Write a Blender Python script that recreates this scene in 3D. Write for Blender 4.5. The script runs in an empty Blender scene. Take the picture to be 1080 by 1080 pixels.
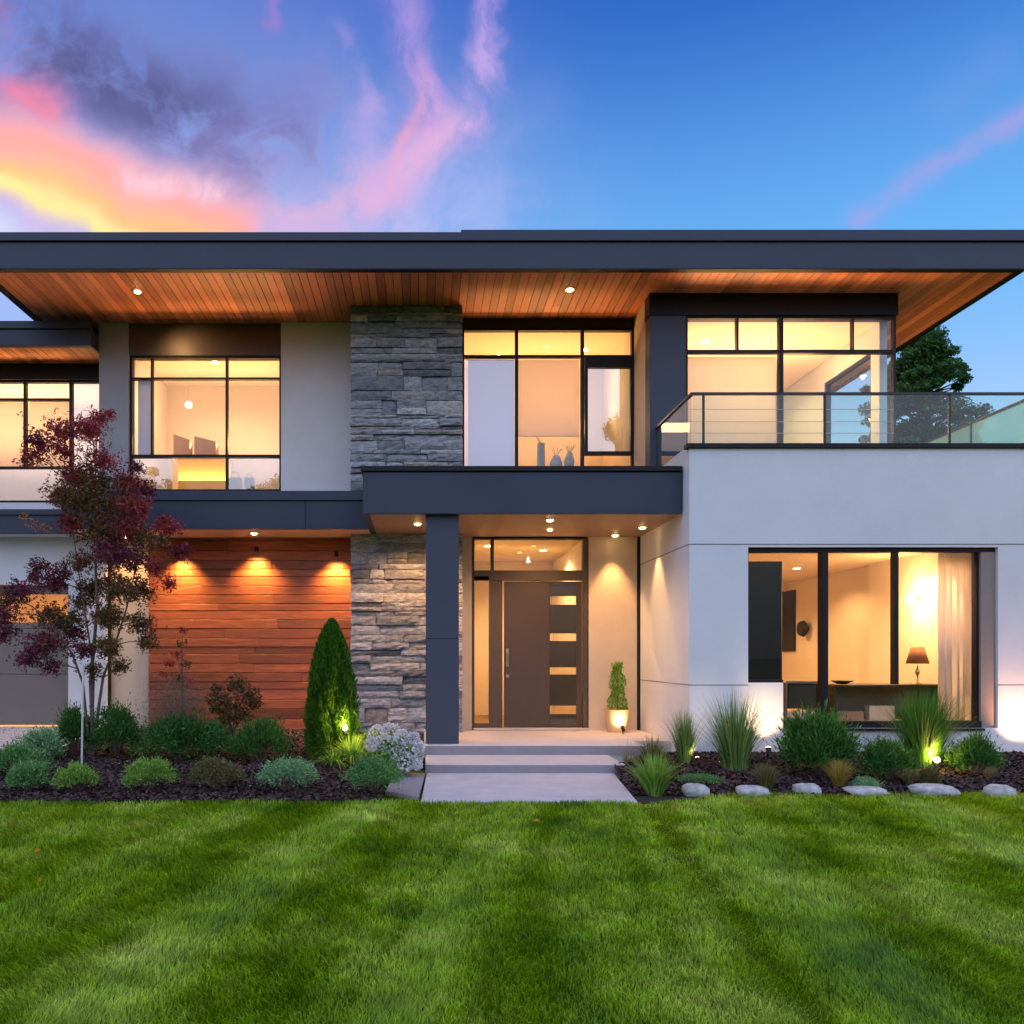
import bpy, math, random
import numpy as np
from mathutils import Vector
R = math.radians
scene = bpy.context.scene
COL = scene.collection

# ------------------------------------------------------------------ camera
F, CX, HY, EYE = 884.0, 445.0, 692.0, 1.5      # focal (px of 1080), vanishing point, eye height
cam = bpy.data.cameras.new('camera')
cam.sensor_width = 36.0
cam.lens = F / 1080 * 36
cam.shift_x = (540 - CX) / 1080
cam.shift_y = (HY - 540) / 1080
cam.clip_end = 2000
camo = bpy.data.objects.new('camera', cam)
camo.location = (0, 0, EYE)
camo.rotation_euler = (R(90), 0, 0)
COL.objects.link(camo)
scene.camera = camo
scene.view_settings.view_transform = 'Standard'
scene.view_settings.look = 'None'
scene.view_settings.exposure = 0.42
scene.view_settings.gamma = 1.0
scene.cycles.max_bounces = 8
scene.cycles.transparent_max_bounces = 24
scene.cycles.sample_clamp_indirect = 6.0
scene.cycles.caustics_reflective = False
scene.cycles.caustics_refractive = False

def lin(r, g, b):
    f = lambda c: (c/255)/12.92 if c/255 <= .04045 else ((c/255+.055)/1.055)**2.4
    return (f(r), f(g), f(b), 1.0)

# ------------------------------------------------------------------ world: dusk sky with sunset clouds
world = bpy.data.worlds.new('World')
scene.world = world
world.use_nodes = True
wt = world.node_tree
wt.nodes.clear()

class E:
    """a float socket with arithmetic"""
    def __init__(s, sock): s.s = sock
    @staticmethod
    def m(op, *a, clamp=False):
        n = wt.nodes.new('ShaderNodeMath'); n.operation = op; n.use_clamp = clamp
        for i, v in enumerate(a):
            if isinstance(v, E): wt.links.new(v.s, n.inputs[i])
            else: n.inputs[i].default_value = v
        return E(n.outputs[0])
    def __add__(a, b): return E.m('ADD', a, b)
    __radd__ = __add__
    def __mul__(a, b): return E.m('MULTIPLY', a, b)
    __rmul__ = __mul__
    def __sub__(a, b): return E.m('SUBTRACT', a, b)
    def __rsub__(a, b): return E.m('SUBTRACT', b, a)
    def __truediv__(a, b): return E.m('DIVIDE', a, b)

def smooth(v, a, b, lo=0.0, hi=1.0):
    n = wt.nodes.new('ShaderNodeMapRange'); n.interpolation_type = 'SMOOTHSTEP'
    wt.links.new(v.s, n.inputs['Value'])
    n.inputs['From Min'].default_value = a; n.inputs['From Max'].default_value = b
    n.inputs['To Min'].default_value = lo; n.inputs['To Max'].default_value = hi
    return E(n.outputs['Result'])

def cmix(f, a, b):
    n = wt.nodes.new('ShaderNodeMix'); n.data_type = 'RGBA'; n.clamp_factor = True
    if isinstance(f, E): wt.links.new(f.s, n.inputs[0])
    else: n.inputs[0].default_value = f
    for v, i in ((a, 6), (b, 7)):
        if isinstance(v, tuple): n.inputs[i].default_value = v
        else: wt.links.new(v, n.inputs[i])
    return n.outputs[2]

tc = wt.nodes.new('ShaderNodeTexCoord')
sep = wt.nodes.new('ShaderNodeSeparateXYZ')
wt.links.new(tc.outputs['Generated'], sep.inputs[0])
dx, dy, dz = (E(sep.outputs[i]) for i in range(3))
ypos = E.m('MAXIMUM', dy, 0.08)
U, Vv = dx / ypos, dz / ypos

def wnoise(u, v, scale, seed, detail=5, rough=.55):
    c = wt.nodes.new('ShaderNodeCombineXYZ')
    wt.links.new(u.s, c.inputs[0]); wt.links.new(v.s, c.inputs[1]); c.inputs[2].default_value = seed
    n = wt.nodes.new('ShaderNodeTexNoise'); n.inputs['Scale'].default_value = scale
    n.inputs['Detail'].default_value = detail; n.inputs['Roughness'].default_value = rough
    wt.links.new(c.outputs[0], n.inputs['Vector'])
    return E(n.outputs['Fac'])

n1 = wnoise(U, Vv, 4.0, 1.0); n2 = wnoise(U, Vv, 4.0, 7.3)
WU, WV = U + (n1 - .5) * .26, Vv + (n2 - .5) * .22
n3 = wnoise(WU, WV, 7.0, 3.1, 7, .62)
fine = wnoise(WU * .55 + WV * .8, WV * .6 - WU * 1.9, 9.0, 5.2, 7, .62)

def seg(p, q, w, u=None, v=None):
    u = u or WU; v = v or WV
    ax, ay = (p[0]-CX)/F, (HY-p[1])/F
    bx, by = (q[0]-CX)/F, (HY-q[1])/F
    ex, ey = bx-ax, by-ay
    L = ex*ex + ey*ey
    pu, pv = u - ax, v - ay
    t = E.m('MULTIPLY', pu * ex + pv * ey, 1/L, clamp=True)
    qu, qv = pu - t * ex, pv - t * ey
    d2 = (qu * qu + qv * qv) * (-1.0 / (w/F)**2)
    return E.m('POWER', 2.718, d2)

sky = wt.nodes.new('ShaderNodeTexSky'); sky.sky_type = 'NISHITA'; sky.sun_disc = False
SUN_EL, SUN_AZ = R(5), R(-50)      # low, behind the house to the left
sky.sun_elevation = SUN_EL; sky.sun_rotation = SUN_AZ
skym = wt.nodes.new('ShaderNodeVectorMath'); skym.operation = 'SCALE'
wt.links.new(sky.outputs[0], skym.inputs[0]); skym.inputs['Scale'].default_value = 0.02

# elevation gradient of the clear twilight sky (front) and the paler sky opposite the sunset
gf = smooth(dz, .36, .66)
front = cmix(gf, lin(100, 176, 244), lin(0, 84, 188))
hor = smooth(dz, .0, .42)
front = cmix(hor, lin(215, 226, 248), front)
leftpale = smooth(U, .3, -.45)
front = cmix(leftpale * .40, front, lin(140, 150, 220))
WU3, WV3 = U + (n1 - .5) * .14, Vv + (n2 - .5) * .12
c = front
c = cmix(seg((-20, 190), (330, 245), 85) * smooth(n3, .2, .7) * .9, c, lin(226, 184, 226))
c = cmix(seg((180, 240), (430, 265), 135) * smooth(n3, .15, .8) * .75, c, lin(212, 196, 240))
c = cmix(seg((-60, 10), (270, 160), 60) * smooth(n3, .30, .60) * .95, c, lin(92, 88, 156))
c = cmix(seg((60, 60), (220, 110), 34, WU3, WV3) * smooth(n3, .38, .6) * .8, c, lin(70, 66, 122))
c = cmix(seg((230, 140), (330, 225), 42) * smooth(n3, .36, .66) * .75, c, lin(128, 118, 186))
c = cmix(seg((-40, 20), (55, 125), 20) * smooth(n3, .25, .6) * .9, c, lin(232, 120, 160))
c = cmix(seg((-40, 128), (250, 246), 30, WU3, WV3) * smooth(n3, .12, .5), c, lin(255, 164, 160))
c = cmix(seg((-40, 168), (230, 262), 22, WU3, WV3) * smooth(n3, .0, .5), c, lin(255, 186, 125))
c = cmix(seg((-40, 182), (130, 248), 13, WU3, WV3) * smooth(n3, .15, .55) * .9, c, lin(255, 238, 140))
c = cmix(seg((-60, 226), (10, 260), 20, WU3, WV3), c, lin(205, 212, 240))
c = cmix(seg((130, 190), (230, 206), 12, WU3, WV3) * smooth(fine, .3, .6) * .8, c, lin(250, 205, 220))
wz = smooth(fine, .28, .70)
wz2 = smooth(n3, .30, .62)
c = cmix(seg((412, -30), (440, 80), 24, WU3, WV3) * wz * .8, c, lin(176, 146, 222))
c = cmix(seg((440, 80), (436, 140), 20, WU3, WV3) * wz * .9, c, lin(214, 158, 216))
c = cmix(seg((436, 140), (330, 240), 34, WU3, WV3) * wz2 * .8, c, lin(222, 178, 224))
c = cmix(seg((432, 100), (395, 190), 8, WU3, WV3) * wz * .85, c, lin(240, 156, 190))
c = cmix(seg((395, 190), (300, 235), 14, WU3, WV3) * wz * .6, c, lin(238, 176, 205))
c = cmix(seg((535, 5), (520, 70), 14, WU3, WV3) * smooth(fine, .42, .66) * .9, c, lin(186, 156, 228))
c = cmix(seg((522, 70), (470, 140), 20, WU3, WV3) * wz * .85, c, lin(200, 166, 226))
c = cmix(seg((480, 130), (385, 200), 22, WU3, WV3) * wz * .95, c, lin(222, 172, 218))
c = cmix(seg((350, 40), (375, 110), 11, WU3, WV3) * wz * .6, c, lin(176, 152, 222))
c = cmix(seg((375, 110), (380, 180), 20, WU3, WV3) * wz * .5, c, lin(190, 164, 226))
c = cmix(seg((250, -20), (265, 20), 10) * .5, c, lin(170, 120, 200))
WU2, WV2 = U + (n1 - .5) * .05, Vv + (n2 - .5) * .05
c = cmix(seg((1110, 94), (905, 236), 14, WU2, WV2) * smooth(fine, .25, .65) * .7, c, lin(170, 156, 224))
c = cmix(seg((1000, 110), (1050, 60), 24, WU2, WV2) * .25, c, lin(120, 150, 225))
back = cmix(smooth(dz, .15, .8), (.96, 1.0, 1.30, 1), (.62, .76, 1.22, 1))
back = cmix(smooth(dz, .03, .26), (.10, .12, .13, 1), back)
fdim = wt.nodes.new('ShaderNodeVectorMath'); fdim.operation = 'SCALE'; wt.links.new(c, fdim.inputs[0]); fdim.inputs['Scale'].default_value = .77; c = fdim.outputs[0]
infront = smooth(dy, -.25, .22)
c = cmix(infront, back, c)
below = smooth(dz, -.03, .0)
c = cmix(below, (.05, .06, .04, 1), c)
addn = wt.nodes.new('ShaderNodeVectorMath'); addn.operation = 'ADD'
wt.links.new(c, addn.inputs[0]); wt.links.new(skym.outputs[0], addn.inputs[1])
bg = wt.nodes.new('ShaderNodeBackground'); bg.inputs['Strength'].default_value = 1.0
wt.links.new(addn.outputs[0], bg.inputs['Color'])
wo = wt.nodes.new('ShaderNodeOutputWorld')
wt.links.new(bg.outputs[0], wo.inputs[0])

sl = bpy.data.lights.new('sun', 'SUN'); sl.energy = 0.6; sl.angle = R(12); sl.color = (1, .62, .42)
so = bpy.data.objects.new('sun', sl)
sd = Vector((math.sin(SUN_AZ)*math.cos(SUN_EL), math.cos(SUN_AZ)*math.cos(SUN_EL), math.sin(SUN_EL)))
so.rotation_euler = sd.to_track_quat('Z', 'Y').to_euler()
COL.objects.link(so)

# ------------------------------------------------------------------ helpers
rng = np.random.default_rng(7)
random.seed(7)
def X(px, Y): return (px - CX) / F * Y
def Z(py, Y): return EYE + (HY - py) / F * Y

def newmat(name):
    m = bpy.data.materials.new(name); m.use_nodes = True
    nt = m.node_tree; b = nt.nodes['Principled BSDF']
    return m, nt, b

def mat(name, col, rough=.6, var=.0, scale=6.0, bump=0.0, bscale=60.0, metal=0.0, spec=.5, island=0.0, stretch=(1, 1, 1), emit=None, es=0.0, detail=4):
    m, nt, b = newmat(name)
    N, L = nt.nodes, nt.links
    col = tuple(col[:3]) + (1,)
    b.inputs['Roughness'].default_value = rough; b.inputs['Metallic'].default_value = metal
    b.inputs['Specular IOR Level'].default_value = spec
    b.inputs['Base Color'].default_value = col
    t = N.new('ShaderNodeTexCoord'); mp = N.new('ShaderNodeMapping'); mp.inputs['Scale'].default_value = stretch
    L.new(t.outputs['Object'], mp.inputs[0])
    hs = N.new('ShaderNodeHueSaturation'); hs.inputs['Color'].default_value = col
    val = None
    if var:
        no = N.new('ShaderNodeTexNoise'); no.inputs['Scale'].default_value = scale; no.inputs['Detail'].default_value = detail
        no.inputs['Roughness'].default_value = .62
        L.new(mp.outputs[0], no.inputs['Vector'])
        mr = N.new('ShaderNodeMapRange'); mr.inputs[1].default_value = .25; mr.inputs[2].default_value = .75
        mr.inputs[3].default_value = 1-var; mr.inputs[4].default_value = 1+var
        L.new(no.outputs['Fac'], mr.inputs[0]); val = mr.outputs[0]
    if island:
        g = N.new('ShaderNodeNewGeometry'); mr2 = N.new('ShaderNodeMapRange')
        mr2.inputs[3].default_value = 1-island; mr2.inputs[4].default_value = 1+island
        L.new(g.outputs['Random Per Island'], mr2.inputs[0])
        if val:
            mm = N.new('ShaderNodeMath'); mm.operation = 'MULTIPLY'; L.new(val, mm.inputs[0]); L.new(mr2.outputs[0], mm.inputs[1]); val = mm.outputs[0]
        else: val = mr2.outputs[0]
    if val:
        L.new(val, hs.inputs['Value']); L.new(hs.outputs[0], b.inputs['Base Color'])
    if bump:
        nb = N.new('ShaderNodeTexNoise'); nb.inputs['Scale'].default_value = bscale; nb.inputs['Detail'].default_value = 5
        L.new(mp.outputs[0], nb.inputs['Vector'])
        bp = N.new('ShaderNodeBump'); bp.inputs['Strength'].default_value = bump; bp.inputs['Distance'].default_value = .02
        L.new(nb.outputs['Fac'], bp.inputs['Height']); L.new(bp.outputs[0], b.inputs['Normal'])
    if emit:
        b.inputs['Emission Color'].default_value = tuple(emit[:3]) + (1,); b.inputs['Emission Strength'].default_value = es
    return m

def leafmat(name, cols, trans=.35, rough=.55, noise=None):
    """leaf colours picked per leaf from a ramp"""
    m, nt, b = newmat(name)
    N, L = nt.nodes, nt.links
    g = N.new('ShaderNodeNewGeometry'); r = N.new('ShaderNodeValToRGB')
    L.new(g.outputs['Random Per Island'], r.inputs[0])
    e = r.color_ramp.elements
    while len(e) < len(cols): e.new(.5)
    for i, cc in enumerate(cols):
        e[i].position = i/(len(cols)-1); e[i].color = tuple(cc[:3]) + (1,)
    out = r.outputs[0]
    L.new(out, b.inputs['Base Color']); b.inputs['Roughness'].default_value = rough
    b.inputs['Specular IOR Level'].default_value = .35
    tr = N.new('ShaderNodeBsdfTranslucent'); L.new(out, tr.inputs['Color'])
    mx = N.new('ShaderNodeMixShader'); mx.inputs[0].default_value = trans
    L.new(b.outputs[0], mx.inputs[1]); L.new(tr.outputs[0], mx.inputs[2])
    L.new(mx.outputs[0], N['Material Output'].inputs['Surface'])
    return m

def frosted(name, col, f=.45):
    m, nt, b = newmat(name); N, L = nt.nodes, nt.links
    b.inputs['Base Color'].default_value = (*col, 1); b.inputs['Roughness'].default_value = .3
    t = N.new('ShaderNodeBsdfTransparent'); t.inputs[0].default_value = (*col, 1); mx = N.new('ShaderNodeMixShader'); mx.inputs[0].default_value = f
    L.new(t.outputs[0], mx.inputs[1]); L.new(b.outputs[0], mx.inputs[2]); L.new(mx.outputs[0], N['Material Output'].inputs['Surface'])
    return m

def clothmat(name, col, trans=.5):
    m, nt, b = newmat(name); N, L = nt.nodes, nt.links
    b.inputs['Base Color'].default_value = (*col, 1); b.inputs['Roughness'].default_value = .95; b.inputs['Specular IOR Level'].default_value = .1
    tr = N.new('ShaderNodeBsdfTranslucent'); tr.inputs[0].default_value = (*col, 1); mx = N.new('ShaderNodeMixShader'); mx.inputs[0].default_value = trans
    L.new(b.outputs[0], mx.inputs[1]); L.new(tr.outputs[0], mx.inputs[2]); L.new(mx.outputs[0], N['Material Output'].inputs['Surface'])
    return m

def glassmat(name, tint=(.96, .98, .97), refl=.10):
    m = bpy.data.materials.new(name); m.use_nodes = True
    nt = m.node_tree; nt.nodes.clear(); N, L = nt.nodes, nt.links
    o = N.new('ShaderNodeOutputMaterial'); t = N.new('ShaderNodeBsdfTransparent'); t.inputs[0].default_value = (*tint, 1)
    gl = N.new('ShaderNodeBsdfGlossy'); gl.inputs['Roughness'].default_value = 0.0
    fr = N.new('ShaderNodeFresnel'); fr.inputs[0].default_value = 1.5
    mr = N.new('ShaderNodeMapRange'); mr.inputs[1].default_value = .04; mr.inputs[2].default_value = 1; mr.inputs[3].default_value = refl; mr.inputs[4].default_value = 1
    L.new(fr.outputs[0], mr.inputs[0])
    ge = N.new('ShaderNodeNewGeometry'); iv = N.new('ShaderNodeMath'); iv.operation = 'SUBTRACT'; iv.inputs[0].default_value = 1; L.new(ge.outputs['Backfacing'], iv.inputs[1])
    mu = N.new('ShaderNodeMath'); mu.operation = 'MULTIPLY'; L.new(mr.outputs[0], mu.inputs[0]); L.new(iv.outputs[0], mu.inputs[1])   # reflect at the entry face only
    mx = N.new('ShaderNodeMixShader'); L.new(mu.outputs[0], mx.inputs[0]); L.new(t.outputs[0], mx.inputs[1]); L.new(gl.outputs[0], mx.inputs[2])
    L.new(mx.outputs[0], o.inputs[0])
    return m

class MB:
    def __init__(s): s.v = []; s.f = []; s.mi = []
    def add(s, vs, fs, mi=0):
        o = len(s.v); s.v += [tuple(map(float, p)) for p in vs]; s.f += [tuple(i+o for i in f) for f in fs]; s.mi += [mi]*len(fs)
        return s
    def box(s, x0, x1, y0, y1, z0, z1, mi=0):
        x0, x1 = min(x0, x1), max(x0, x1); y0, y1 = min(y0, y1), max(y0, y1); z0, z1 = min(z0, z1), max(z0, z1)
        vs = [(x0,y0,z0),(x1,y0,z0),(x1,y1,z0),(x0,y1,z0),(x0,y0,z1),(x1,y0,z1),(x1,y1,z1),(x0,y1,z1)]
        return s.add(vs, [(0,3,2,1),(4,5,6,7),(0,1,5,4),(1,2,6,5),(2,3,7,6),(3,0,4,7)], mi)
    def tube(s, pts, rad, n=8, mi=0, caps=True):
        pts = [Vector(p) for p in pts]
        if not hasattr(rad, '__len__'): rad = [rad]*len(pts)
        vs, fs = [], []
        for i, p in enumerate(pts):
            d = (pts[min(i+1, len(pts)-1)] - pts[max(i-1, 0)]).normalized()
            a = d.cross(Vector((0, 0, 1)) if abs(d.z) < .9 else Vector((1, 0, 0))).normalized(); b = d.cross(a)
            for k in range(n):
                t = 2*math.pi*k/n
                vs.append(p + (a*math.cos(t) + b*math.sin(t))*rad[i])
        for i in range(len(pts)-1):
            for k in range(n):
                k2 = (k+1) % n
                fs.append((i*n+k, i*n+k2, (i+1)*n+k2, (i+1)*n+k))
        if caps: fs += [tuple(range(n)), tuple(reversed(range((len(pts)-1)*n, len(pts)*n)))]
        return s.add(vs, fs, mi)
    def lathe(s, cx, cy, prof, n=24, mi=0):
        vs, fs = [], []
        for r, z in prof:
            for k in range(n):
                t = 2*math.pi*k/n; vs.append((cx+r*math.cos(t), cy+r*math.sin(t), z))
        for i in range(len(prof)-1):
            for k in range(n):
                k2 = (k+1) % n; fs.append((i*n+k, i*n+k2, (i+1)*n+k2, (i+1)*n+k))
        fs += [tuple(reversed(range(n))), tuple(range((len(prof)-1)*n, len(prof)*n))]
        return s.add(vs, fs, mi)

def root_origin(o):
    while o.parent: o = o.parent
    return Vector(o.location)

def mesh_obj(name, me, parent=None, loc=None):
    o = bpy.data.objects.new(name, me); COL.objects.link(o)
    if parent: o.parent = parent
    elif loc is not None: o.location = loc
    return o

def build(mb, name, mats, parent=None, loc=None, smooth=False, bevel=0.0, seg=1):
    """world-coordinate mesh -> object, its origin at the parent's root (or loc)"""
    org = root_origin(parent) if parent else Vector(loc if loc is not None else (0, 0, 0))
    me = bpy.data.meshes.new(name)
    me.from_pydata([(x-org.x, y-org.y, z-org.z) for x, y, z in mb.v], [], mb.f)
    if not isinstance(mats, (list, tuple)): mats = [mats]
    for m in mats: me.materials.append(m)
    if len(mats) > 1: me.polygons.foreach_set('material_index', mb.mi)
    if smooth: me.polygons.foreach_set('use_smooth', [True]*len(me.polygons))
    me.update()
    o = mesh_obj(name, me, parent, org if not parent else None)
    if bevel:
        bv = o.modifiers.new('bevel', 'BEVEL'); bv.width = bevel; bv.segments = seg; bv.limit_method = 'ANGLE'; bv.angle_limit = R(40)
    return o

def fast(name, V, quads, mats, parent=None, loc=None, tris=None, mi=None, smooth=False):
    org = np.array(root_origin(parent) if parent else (loc if loc is not None else (0, 0, 0)), dtype=np.float32)
    V = np.asarray(V, np.float32) - org
    me = bpy.data.meshes.new(name)
    me.vertices.add(len(V)); me.vertices.foreach_set('co', V.ravel())
    nq = len(quads); ntr = 0 if tris is None else len(tris)
    li = np.concatenate([np.asarray(quads).ravel()] + ([np.asarray(tris).ravel()] if ntr else [])).astype(np.int32)
    me.loops.add(len(li)); me.loops.foreach_set('vertex_index', li)
    ls = np.concatenate([np.arange(nq)*4, nq*4 + np.arange(ntr)*3]).astype(np.int32)
    me.polygons.add(nq+ntr); me.polygons.foreach_set('loop_start', ls)
    if not isinstance(mats, (list, tuple)): mats = [mats]
    for m in mats: me.materials.append(m)
    if mi is not None: me.polygons.foreach_set('material_index', np.asarray(mi, np.int32))
    if smooth: me.polygons.foreach_set('use_smooth', np.ones(nq+ntr, bool))
    me.update(calc_edges=True); me.validate()
    return mesh_obj(name, me, parent, tuple(org) if not parent else None)

def tag(o, label=None, cat=None, group=None, kind=None):
    if label: o['label'] = label
    if cat: o['category'] = cat
    if group: o['group'] = group
    if kind: o['kind'] = kind
    return o

def thing(name, label, cat, loc, group=None):
    o = bpy.data.objects.new(name, None); COL.objects.link(o); o.location = loc; o.empty_display_size = .1
    return tag(o, label, cat, group)

def bx(name, m, parent, *b, bevel=0.0, loc=None, label=None):
    mb = MB()
    if hasattr(b[0], '__len__'):
        for q in b: mb.box(*q)
    else: mb.box(*b)
    o = build(mb, name, m, parent, loc, bevel=bevel)
    if label: o['label'] = label
    return o

def lamp(kind, loc, energy, color=(1, .70, .38), size=.05, target=None, angle=60, blend=.6, sx=None, sy=None, parent=None):
    l = bpy.data.lights.new('lamp_light', kind); l.energy = energy; l.color = color
    if kind == 'AREA':
        l.shape = 'RECTANGLE'; l.size = sx or size; l.size_y = sy or size
    else: l.shadow_soft_size = size
    if kind == 'SPOT': l.spot_size = R(angle); l.spot_blend = blend
    o = bpy.data.objects.new('lamp_light', l); COL.objects.link(o)
    org = root_origin(parent) if parent else Vector((0, 0, 0))
    if parent: o.parent = parent
    o.location = Vector(loc) - org
    if target is not None:
        o.rotation_euler = (Vector(target) - Vector(loc)).to_track_quat('-Z', 'Y').to_euler()
    return o

WARM = (1, .62, .30)
# ------------------------------------------------------------------ materials
M = dict(
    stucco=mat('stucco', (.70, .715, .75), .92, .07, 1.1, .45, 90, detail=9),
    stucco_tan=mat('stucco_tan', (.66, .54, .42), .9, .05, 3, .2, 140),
    cable=mat('rail_cable', (.42, .36, .30), .5),
    stucco_grey=mat('stucco_grey', (.34, .35, .38), .9, .05, 3, .2, 140),
    fascia=mat('fascia_metal', (.038, .050, .080), .48, .10, 1.2, .02, 30, spec=.3),
    column=mat('column_panel', (.042, .052, .084), .6, .06, 3, .03, 90),
    black=mat('black_metal', (.012, .011, .014), .5, .1, 5, spec=.25),
    frame=mat('window_frame_metal', (.014, .011, .013), .5, .15, 4, spec=.25),
    panel=mat('brown_panel', (.075, .058, .05), .35, .08, 3, .02, 60),
    door=mat('door_paint', (.075, .052, .040), .42, .06, 4, .03, 120),
    doorframe=mat('door_frame_paint', (.085, .060, .042), .45, .06, 4),
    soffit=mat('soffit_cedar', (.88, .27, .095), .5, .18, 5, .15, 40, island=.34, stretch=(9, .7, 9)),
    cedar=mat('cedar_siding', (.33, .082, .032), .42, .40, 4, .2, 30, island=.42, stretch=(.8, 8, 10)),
    tanceil=mat('porch_ceiling', (.42, .25, .14), .5, .06, 3),
    stone=None,
    joint=mat('control_joint', (.16, .14, .15), .8),
    concrete=mat('concrete', (.50, .48, .49), .85, .14, 3.5, .15, 90, detail=8),
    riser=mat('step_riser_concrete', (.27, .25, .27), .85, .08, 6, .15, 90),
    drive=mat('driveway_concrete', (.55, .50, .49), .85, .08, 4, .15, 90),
    garage=mat('garage_door_paint', (.20, .165, .145), .5, .05, 4, .05, 60),
    roof=mat('roof_membrane', (.08, .085, .1), .8, .1, 3),
    int_wall=mat('interior_plaster', (.82, .74, .68), .9, .02, 3),
    int_ceil=mat('interior_ceiling', (.82, .72, .55), .9, .02, 3),
    int_floor=mat('interior_floor', (.30, .18, .10), .5, .15, 3),
    blind_peach=clothmat('blind_fabric_peach', (.85, .76, .66), .6),
    blind_sky_tint=clothmat('blind_fabric_sky_tint', (.68, .70, .90), .25),  # lavender of the reflected sky put into the fabric colour
    curtain=clothmat('curtain_fabric', (.92, .86, .80), .40),
    curtain_grey=mat('curtain_fabric_grey', (.26, .22, .20), .9, .05, 9),
    glass=glassmat('window_glass', refl=.055),
    glass_lav=glassmat('lavender_reflecting_glass', (.85, .88, 1.0), .34),
    glass_sky=glassmat('reflective_window_glass', (.75, .82, .88), .36),
    glass_green=glassmat('green_rail_glass', (.84, .95, .92), .06),
    glass_mint=frosted('mint_frosted_glass', (.62, .92, .84)),
    steel=mat('brushed_steel', (.70, .58, .40), .3, metal=1.0),
    rail=mat('rail_metal', (.03, .03, .035), .35, metal=.5),
    bark=mat('bark', (.13, .085, .075), .85, .3, 20, .5, 60),
    stake=mat('stake_wood', (.55, .58, .58), .7, .1, 12),
    rock=mat('garden_rock', (.42, .42, .41), .9, .5, 12, 1.0, 16, detail=8),
    mulch=mat('mulch', (.032, .018, .018), .95, .5, 30, .9, 60, detail=8),
    chip=mat('mulch_chip', (.060, .032, .030), .9, .2, 30, island=.75),
    pot=mat('planter_clay', (.62, .42, .25), .7, .06, 6),
    bulb=mat('bulb_glow', (1, .8, .5), .5, emit=(1, .66, .28), es=18),
    bulb_y=mat('spot_lens_glow', (1, .8, .3), .5, emit=(1, .70, .16), es=22),
    shade=mat('lamp_shade_cloth', (.28, .13, .06), .7, .1, 8),
    dark=mat('dark_wood', (.035, .025, .02), .4, .2, 5),
    darkglass=mat('dark_door_glass', (.06, .05, .045), .06, .0, spec=.9),
    sofa=mat('sofa_fabric', (.22, .17, .14), .9, .1, 12),
    paper=mat('paper', (.75, .60, .42), .8, .1, 10),
    yellow=mat('lit_yellow', (.85, .55, .10), .6, .04, 3),  # yellow of a warmly lit wall put into the colour
    box=mat('cardboard', (.42, .25, .15), .8, .08, 5),
    vase=mat('blue_ceramic', (.30, .38, .44), .3, .3, 12),
    white=mat('white_petals', (.85, .84, .82), .6),
)

def stone_material():
    m, nt, b = newmat('ledgestone')
    N, L = nt.nodes, nt.links
    g = N.new('ShaderNodeNewGeometry'); r = N.new('ShaderNodeValToRGB'); L.new(g.outputs['Random Per Island'], r.inputs[0])
    cols = [(0, (.14, .15, .17)), (.25, (.27, .285, .31)), (.5, (.42, .435, .47)), (.72, (.20, .21, .24)), (.86, (.52, .53, .54)), (.95, (.33, .29, .25)), (1, (.34, .36, .40))]
    e = r.color_ramp.elements
    while len(e) < len(cols): e.new(.5)
    for i, (p, cc) in enumerate(cols): e[i].position = p; e[i].color = (*cc, 1)
    t = N.new('ShaderNodeTexCoord'); mp = N.new('ShaderNodeMapping'); mp.inputs['Scale'].default_value = (1, 1, 2.2); L.new(t.outputs['Object'], mp.inputs[0])
    n = N.new('ShaderNodeTexNoise'); n.inputs['Scale'].default_value = 11; n.inputs['Detail'].default_value = 9; n.inputs['Roughness'].default_value = .7; L.new(mp.outputs[0], n.inputs['Vector'])
    mr = N.new('ShaderNodeMapRange'); mr.inputs[1].default_value = .3; mr.inputs[2].default_value = .72; mr.inputs[3].default_value = .45; mr.inputs[4].default_value = 1.7; L.new(n.outputs['Fac'], mr.inputs[0])
    hs = N.new('ShaderNodeHueSaturation'); L.new(r.outputs[0], hs.inputs['Color']); L.new(mr.outputs[0], hs.inputs['Value']); L.new(hs.outputs[0], b.inputs['Base Color'])
    b.inputs['Roughness'].default_value = .75
    n2 = N.new('ShaderNodeTexNoise'); n2.inputs['Scale'].default_value = 22; n2.inputs['Detail'].default_value = 8; n2.inputs['Roughness'].default_value = .65; L.new(mp.outputs[0], n2.inputs['Vector'])
    bp = N.new('ShaderNodeBump'); bp.inputs['Strength'].default_value = .9; bp.inputs['Distance'].default_value = .03; L.new(n2.outputs['Fac'], bp.inputs['Height']); L.new(bp.outputs[0], b.inputs['Normal'])
    return m
M['stone'] = stone_material()

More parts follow.
